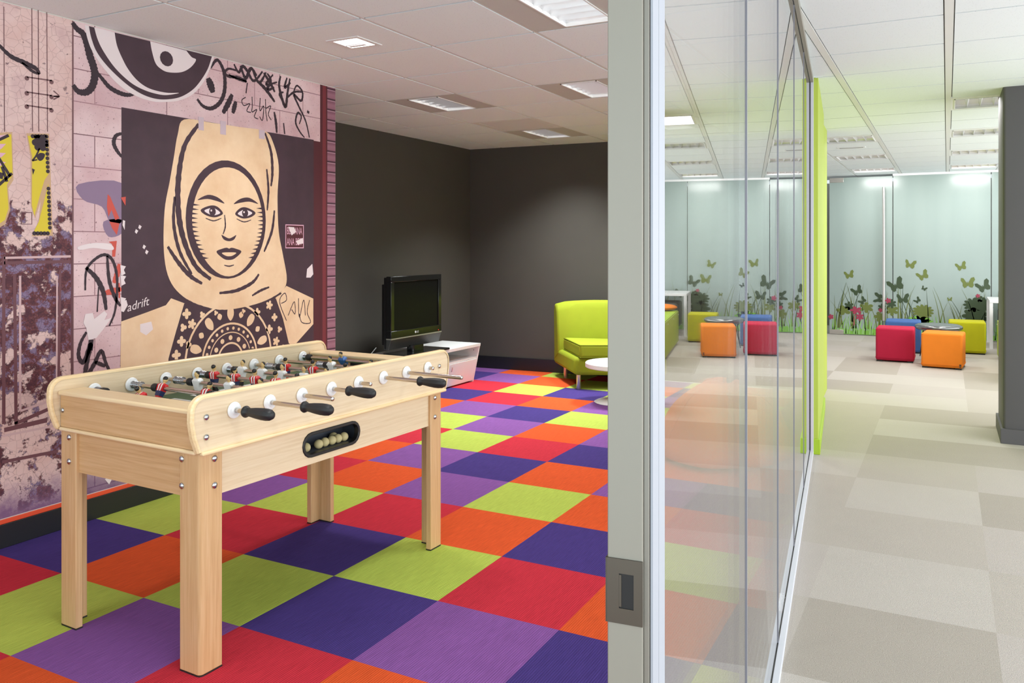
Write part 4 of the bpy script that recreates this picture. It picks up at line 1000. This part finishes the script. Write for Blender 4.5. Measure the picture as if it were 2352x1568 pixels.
stroke(mb, [Z4(596, 100), Z4(585, 150), Z4(568, 195)], .03, 1, 2); stroke(mb, [Z4(523, 245), Z4(565, 236), Z4(606, 225)], .032, 1, 2); stroke(mb, [Z4(594, 195), Z4(596, 270)], .014, 1, 2)
mb.build('red_paint_print', [m_vio, m_red], MU, fix=False); mb = MB()
poly(mb, [Z1(468, 1480), Z1(560, 1458), Z1(660, 1465), Z1(675, 1500), Z1(560, 1488), Z1(480, 1500)], 2, 3, 4)
mb.build('torn_paper_print', m_w3, MU, fix=False); mb = MB()
poly(mb, [Z4(425, 350), Z4(462, 345), Z4(470, 375), Z4(520, 335), Z4(535, 350), Z4(520, 380), Z4(555, 370), Z4(520, 420), Z4(480, 470), Z4(440, 480), Z4(430, 420), Z4(415, 395)], 2, 4)
mb.build('torn_paper_print', m_w3, MU, fix=False); mb = MB()
for (x, y) in ((603, 130), (604, 290), (604, 180)): poly(mb, [Z4(x - 4, y - 25), Z4(x + 24, y - 18), Z4(x + 14, y), Z4(x + 22, y + 18), Z4(x, y + 30)], 2, 6)
poly(mb, [Z1(735, 1320), Z1(748, 1325), Z1(745, 1380), Z1(732, 1350)], 2, 6)
poly(mb, [pt(240, 1150 - 50), pt(262, 1090), pt(250, 1112)], 2, 3)
mb.build('paint_scrap_print', [m_vio, m_red, m_white], MU, fix=False)
# round emblem at the top
mb = MB(); disc = lambda c, rx, ry, n=24: [(c[0] + rx * math.cos(2 * PI * q / n), c[1] + ry * math.sin(2 * PI * q / n)) for q in range(n)]
def arc_poly(pts, m, lay):
    P = smooth([Vector(Z2(*p)) for p in pts], 6); P = [(p.x, min(p.y, ZT)) for p in P]; mb.flat([mrel(p[0], p[1], lay) for p in P], m)
arc_poly([(165, 65), (185, 170), (230, 290), (330, 440), (470, 590), (620, 680), (760, 722), (880, 724), (980, 710), (1090, 660), (1180, 560), (1240, 440), (1275, 340)], 0, 2)
arc_poly([(200, 75), (222, 180), (270, 300), (370, 430), (520, 570), (650, 655), (770, 697), (880, 702), (990, 680), (1090, 620), (1160, 540), (1220, 440), (1255, 335)], 1, 3)
arc_poly([(245, 85), (275, 190), (330, 300), (430, 440), (560, 560), (680, 625), (800, 660), (880, 665), (972, 647), (860, 645), (720, 610), (620, 545), (540, 450), (485, 350), (440, 240), (420, 130)], 0, 4)
arc_poly([(725, 205), (740, 290), (770, 390), (815, 440), (880, 470), (990, 470), (1070, 430), (1118, 365), (1080, 340), (1035, 285)], 0, 4)
poly(mb, disc(Z2(865, 355), .042, .040, 14), 1, 5)
mb.build('round_emblem_print', [m_white, m_plum], MU, fix=False)
# sprayed graffiti: every tag or loop a print of its own
gi = 0
for pts, w in (([(60, 40), (100, 100), (150, 140), (185, 230), (210, 330), (240, 420), (252, 500), (230, 590), (180, 640), (110, 635), (65, 580)], .040), ([(245, 440), (310, 520), (380, 600), (470, 650), (540, 665), (590, 655)], .024),
               ([(1245, 430), (1300, 365), (1350, 440), (1368, 540), (1360, 650), (1320, 735), (1250, 780), (1180, 760), (1130, 700)], .026), ([(1222, 520), (1245, 580), (1265, 645)], .05), ([(1430, 660), (1395, 740), (1350, 820)], .036), ([(1462, 720), (1448, 770), (1435, 822)], .032),
               ([(1480, 460), (1400, 440), (1368, 475), (1400, 505), (1480, 515), (1550, 548), (1480, 530), (1400, 490)], .018), ([(1445, 400), (1485, 470), (1520, 395), (1560, 460), (1615, 545), (1690, 455)], .020), ([(1640, 540), (1720, 620), (1795, 725)], .024), ([(1700, 475), (1760, 570), (1795, 640)], .022), ([(1780, 490), (1720, 575), (1815, 555)], .016),
               ([(1845, 495), (1832, 580), (1855, 690), (1888, 765), (1905, 640), (1925, 520)], .022), ([(1870, 640), (1835, 660), (1875, 735)], .016), ([(1890, 700), (1960, 640), (2030, 640)], .014), ([(1955, 640), (1985, 585), (2032, 640), (2020, 715), (1958, 660), (2000, 760), (2060, 890), (2092, 1030)], .016), ([(2005, 915), (2022, 850), (1992, 818), (1974, 900), (2010, 980), (2050, 1030)], .014),
               ([(1500, 400), (1545, 520), (1590, 420), (1640, 500)], .022), ([(1600, 440), (1660, 560), (1720, 440)], .018), ([(1730, 480), (1760, 540), (1730, 620), (1790, 600)], .02), ([(1560, 560), (1548, 650)], .014), ([(1900, 500), (1880, 600), (1930, 560)], .018), ([(1790, 810), (1805, 900), (1812, 990)], .02), ([(1870, 905), (1880, 1000)], .018), ([(2072, 805), (2090, 818)], .03)):
    P = [Z2(*p) for p in pts]; P = [(y, min(z, ZT - .012)) for y, z in P]; gi += 1; mb = MB(); stroke(mb, P, w, 0, 1.5 + .02 * gi)
    mb.build('spray_stroke_print', m_ink, MU, fix=False)
mb = MB()
for pts in ([(1545, 685), (1512, 710), (1530, 755), (1580, 740), (1555, 800), (1590, 815)], [(1600, 680), (1602, 760), (1600, 810), (1640, 790), (1620, 850), (1650, 870)], [(1670, 690), (1668, 800), (1700, 760), (1690, 880), (1665, 850)], [(1715, 700), (1718, 800), (1730, 890)], [(1720, 780), (1760, 760), (1740, 830), (1765, 880)]):
    stroke(mb, [Z2(*p) for p in pts], .006, 0, 1.5, False)
mb.build('scrawl_print', m_ink, MU, fix=False); mb = MB()
stroke(mb, [Z1(-20, 255), Z1(60, 335), Z1(150, 378), Z1(215, 412), Z1(236, 445)], .022, 0, 2); stroke(mb, [Z1(236, 445), Z1(190, 425), Z1(130, 375)], .014, 0, 2)
mb.build('door_scribble_print', m_ink, MU, fix=False); mb = MB()
stroke(mb, [Z1(735, 800), Z1(695, 815), Z1(682, 860), Z1(705, 910), Z1(740, 950)], .022, 0, 1.5)
mb.build('spray_stroke_print', m_ink, MU, fix=False); mb = MB()
for pts, w in (([(425, 232), (432, 130), (480, 72), (530, 55), (568, 95), (585, 190), (575, 330), (545, 410)], .016), ([(428, 118), (480, 170), (515, 240), (530, 330)], .026), ([(535, 58), (545, 180), (575, 270), (602, 310)], .02), ([(492, 215), (485, 340)], .012),
               ([(432, 440), (402, 495), (392, 560), (418, 590), (452, 500), (432, 600), (425, 672), (470, 600), (505, 535), (530, 600), (558, 655)], .024), ([(472, 590), (500, 600), (525, 612)], .02)):
    stroke(mb, [Z4(*p) for p in pts], w, 0, 2.5)
stroke(mb, [Z4(440, 505), Z4(465, 505)], .05, 0, 2.5, False)
mb.build('graffiti_print', m_ink, MU, fix=False)
# portrait poster: a generic woman in a head scarf
MP = MB().box(.0002, .0018, .147, 1.571, .45, 2.036).build('portrait_poster_print', m_plum, MU)
mb = MB(); S3 = lambda pts: [Z3(*p) for p in pts]
LAY = 3.4
poly(mb, S3([(70, 1285), (210, 1235), (330, 1190), (360, 1150), (440, 1180), (392, 1330), (345, 1500), (330, 1720), (66, 1720), (66, 1500)]), 0, LAY)
poly(mb, S3([(965, 1150), (1030, 1078), (1186, 1152), (1186, 1300), (1070, 1430), (1030, 1400), (1000, 1250)]), 0, LAY)
poly(mb, S3([(436, 112), (600, 132), (760, 156), (905, 180), (950, 240), (985, 380), (978, 560), (985, 760), (1010, 900), (1032, 1040), (1000, 1110), (880, 1175), (700, 1215), (560, 1205), (430, 1140), (350, 1040), (318, 880), (322, 640), (352, 470), (376, 330), (398, 200)]), 0, LAY + .3, 5)
fc = Z3(690, 700); sx = Z3(900, 700)[0] - fc[0]; sz = Z3(690, 370)[1] - fc[1]
def FE(u, w_): return (fc[0] + sx * u, fc[1] + sz * w_)              # face units: 1 = half width / half height
def ell(cu, cw, ru, rw, a0=0, a1=2 * PI, n=40): return [FE(cu + ru * math.cos(a0 + (a1 - a0) * q / n), cw + rw * math.sin(a0 + (a1 - a0) * q / n)) for q in range(n + (0 if a1 - a0 > 6.2 else 1))]
poly(mb, ell(0, .02, 1.05, 1.04), 1, LAY + .6)
face = []
for q in range(44):
    a = 2 * PI * q / 44; ru = .93 * (1 - .16 * max(0, -math.sin(a)) ** 1.5); face.append(FE(.03 + ru * math.cos(a), -.02 + .96 * math.sin(a)))
poly(mb, face, 0, LAY + .9)
for s in (-1, 1):
    e0 = FE(.03 + s * .42, .16)
    poly(mb, [FE(.03 + s * u, w_) for u, w_ in ((.12, .30), (.30, .40), (.55, .43), (.80, .33), (.55, .36), (.30, .33))], 1, LAY + 1.2, 4)
    poly(mb, [FE(.03 + s * u, w_) for u, w_ in ((.16, .13), (.30, .235), (.48, .25), (.72, .17), (.62, .09), (.42, .05), (.27, .07))], 1, LAY + 1.2, 4)
    poly(mb, [FE(.03 + s * u, w_) for u, w_ in ((.23, .13), (.36, .20), (.48, .205), (.63, .16), (.54, .11), (.40, .085))], 2, LAY + 1.5, 4)
    poly(mb, disc(FE(.03 + s * .43, .148), sx * .085, sx * .085, 14), 1, LAY + 1.8); poly(mb, disc(FE(.03 + s * .43 - .03, .165), sx * .022, sx * .022, 8), 2, LAY + 2.1)
    stroke(mb, [FE(.03 + s * .20, .04), FE(.03 + s * .40, -.01), FE(.03 + s * .60, .03)], .007, 1, LAY + 1.2)
    for q in range(13):
        w_ = .25 - q * .075; edge = .93 * (1 - .16 * max(0, -w_) ** 1.5) * math.sqrt(max(.05, 1 - (w_ / .96) ** 2)); L_ = .16 - .004 * q
        poly(mb, [FE(.03 + s * (edge + .03), w_ + .022), FE(.03 + s * (edge + .03), w_ - .022), FE(.03 + s * (edge - L_), w_ - .004)], 1, LAY + 1.2)
stroke(mb, [FE(-.09, .10), FE(-.07, -.10), FE(-.13, -.24)], .010, 1, LAY + 1.2)
poly(mb, [FE(u, w_) for u, w_ in ((-.17, -.25), (-.08, -.28), (.03, -.31), (.14, -.28), (.22, -.25), (.16, -.33), (.03, -.36), (-.11, -.33))], 1, LAY + 1.2, 4)
poly(mb, [FE(u, w_) for u, w_ in ((-.30, -.545), (-.14, -.49), (-.03, -.475), (.03, -.49), (.09, -.475), (.20, -.49), (.36, -.545), (.18, -.665), (.03, -.69), (-.12, -.665))], 1, LAY + 1.2, 4)
poly(mb, [FE(u, w_) for u, w_ in ((-.16, -.565), (.03, -.555), (.22, -.565), (.12, -.615), (.03, -.625), (-.06, -.615))], 0, LAY + 1.5, 4)
stroke(mb, [FE(-.10, -.78), FE(.03, -.80), FE(.16, -.78)], .008, 1, LAY + 1.2)
# scarf folds
for pts, w in (([(520, 140), (440, 260), (405, 430), (400, 620), (430, 800), (500, 960), (590, 1040)], .036), ([(380, 560), (375, 720), (410, 880), (480, 1010)], .022), ([(340, 850), (400, 940), (470, 1020), (540, 1065)], .026), ([(905, 190), (940, 300), (948, 420), (940, 500)], .022), ([(915, 400), (925, 520), (918, 640)], .018),
               ([(640, 1120), (740, 1105), (830, 1060), (870, 1010)], .022), ([(830, 1135), (880, 1105), (930, 1085)], .016), ([(450, 1160), (520, 1195), (640, 1225), (780, 1215), (900, 1175), (1000, 1120)], .018), ([(960, 640), (945, 760), (900, 880)], .02)):
    stroke(mb, S3(pts), w, 1, LAY + 1.2)
# dress front with plain ring ornament
poly(mb, S3([(436, 1180), (560, 1215), (700, 1225), (860, 1190), (968, 1150), (1010, 1270), (1050, 1440), (1090, 1720), (320, 1720), (350, 1480), (395, 1320)]), 1, LAY + 1.0)
cc_ = Z3(705, 1500)
def ringp(r0_, r1_, m, lay):
    n = 48; vs = [mrel(cc_[0] + r * math.cos(2 * PI * q / n), cc_[1] + r * math.sin(2 * PI * q / n), lay) for r in (r0_, r1_) for q in range(n)]
    mb.add(vs, [(q, (q + 1) % n, n + (q + 1) % n, n + q) for q in range(n)], m)
for a, b in ((.315, .328), (.198, .210), (.150, .156), (.085, .096)): ringp(a, b, 0, LAY + 1.3)
for q in range(20):
    a = 2 * PI * q / 20; c0 = (cc_[0] + .262 * math.cos(a), cc_[1] + .262 * math.sin(a)); R2 = lambda u, w_: (c0[0] + u * math.cos(a) - w_ * math.sin(a), c0[1] + u * math.sin(a) + w_ * math.cos(a))
    poly(mb, [R2(-.042, 0), R2(-.01, .024), R2(.03, .020), R2(.040, 0), R2(.03, -.020), R2(-.01, -.024)] if q % 2 else [R2(.0, .018), R2(.02, 0), R2(.0, -.018), R2(-.02, 0)], 0, LAY + 1.3, 3)
for q in range(26):
    a = 2 * PI * q / 26; poly(mb, disc((cc_[0] + .177 * math.cos(a), cc_[1] + .177 * math.sin(a)), .010, .010, 8), 0, LAY + 1.3)
for q in range(12):
    a = 2 * PI * q / 12; poly(mb, disc((cc_[0] + .122 * math.cos(a), cc_[1] + .122 * math.sin(a)), .015, .015, 8), 0, LAY + 1.3)
for (x, y, r, k) in ((450, 1240, .03, 4), (540, 1245, .02, 3), (430, 1320, .024, 3), (480, 1300, .03, 5), (420, 1400, .03, 4), (390, 1480, .03, 4), (460, 1420, .022, 3), (860, 1230, .026, 4), (930, 1190, .03, 5), (960, 1260, .026, 4), (930, 1330, .03, 4), (990, 1330, .022, 3), (970, 1400, .03, 5), (1010, 1440, .024, 4), (620, 1235, .016, 3), (780, 1225, .016, 3)):
    c0 = Z3(x, y); n = k * 6; poly(mb, [(c0[0] + r * (.5 + .5 * abs(math.cos(k * PI * q / n))) * math.cos(2 * PI * q / n), c0[1] + r * (.5 + .5 * abs(math.cos(k * PI * q / n))) * math.sin(2 * PI * q / n)) for q in range(n)], 0, LAY + 1.3)
# tag on the shoulder, scraps
for pts in ([(1000, 1180), (1030, 1160), (1020, 1120), (990, 1170), (1030, 1280)], [(1040, 1250), (1075, 1170), (1080, 1240), (1060, 1215)], [(1100, 1150), (1105, 1260), (1130, 1160), (1140, 1250)], [(1165, 1160), (1150, 1230), (1170, 1290), (1120, 1290), (1105, 1240)]): stroke(mb, S3(pts), .006, 1, LAY + .6, False)
poly(mb, S3([(180, 1300), (245, 1285), (255, 1330), (215, 1365), (180, 1345)]), 2, LAY + .6); poly(mb, S3([(1150, 980), (1180, 950), (1186, 1010), (1170, 1030), (1145, 1030)]), 2, LAY + .3)
poly(mb, S3([(70, 1170), (100, 1160), (108, 1190), (85, 1230), (68, 1225)]), 2, LAY + .3)
for (x, y) in ((155, 760), (200, 850), (215, 880), (175, 735)): poly(mb, S3([(x, y - 12), (x + 14, y - 2), (x + 4, y + 16), (x - 6, y + 6)]), 2, LAY + .3)
mb.build('portrait_print', [m_cream, m_plum, m_white], MP, fix=False)
# tape tabs
for (x0, x1, y0_, y1_) in ((455, 467, 268, 300), (505, 518, 277, 310), (594, 607, 298, 320)):
    a, b = pt(x0, y0_), pt(x1, y1_); MB().box(.0002, .0042, a[0], b[0], b[1], a[1]).build('tape_tab_print', mat('print_tape', srgb(206, 186, 196), .6), MU)
# lettering
mb = MB(); o_ = pt(291, 716); an = math.radians(12)
text_mesh(mb, 'adrift', lambda u, v: mrel(o_[0] + u * math.cos(an) - v * math.sin(an), o_[1] + u * math.sin(an) + v * math.cos(an), LAY + .4), .062, 0, .35)
mb.build('lettering_print', m_white, MP, fix=False)
a, b = pt(655, 515), pt(697, 570); mb = MB()
mb.flat([mrel(a[0], b[1], LAY), mrel(b[0], b[1], LAY), mrel(b[0], a[1], LAY), mrel(a[0], a[1], LAY)], 0)
mb.flat([mrel(a[0] + .006, b[1] + .006, LAY + .2), mrel(b[0] - .006, b[1] + .006, LAY + .2), mrel(b[0] - .006, a[1] - .006, LAY + .2), mrel(a[0] + .006, a[1] - .006, LAY + .2)], 1)
text_mesh(mb, 'BEIT ANA', lambda u, v: mrel(a[0] + .012 + u * .62, a[1] - .062 + v * 1.25, LAY + .5), .052, 2)
text_mesh(mb, 'ANA BEIT', lambda u, v: mrel(a[0] + .012 + u * .62, b[1] + .020 + v * 1.25, LAY + .5), .052, 2)
poly(mb, S3([(1040, 735), (1075, 738), (1085, 765), (1060, 785), (1050, 760)]), 3, LAY + .7); poly(mb, S3([(1085, 818), (1125, 800), (1128, 832), (1095, 838)]), 3, LAY + .7)
mb.build('sticker_print', [m_pink, m_dkred, m_pink, m_white], MP, fix=False)
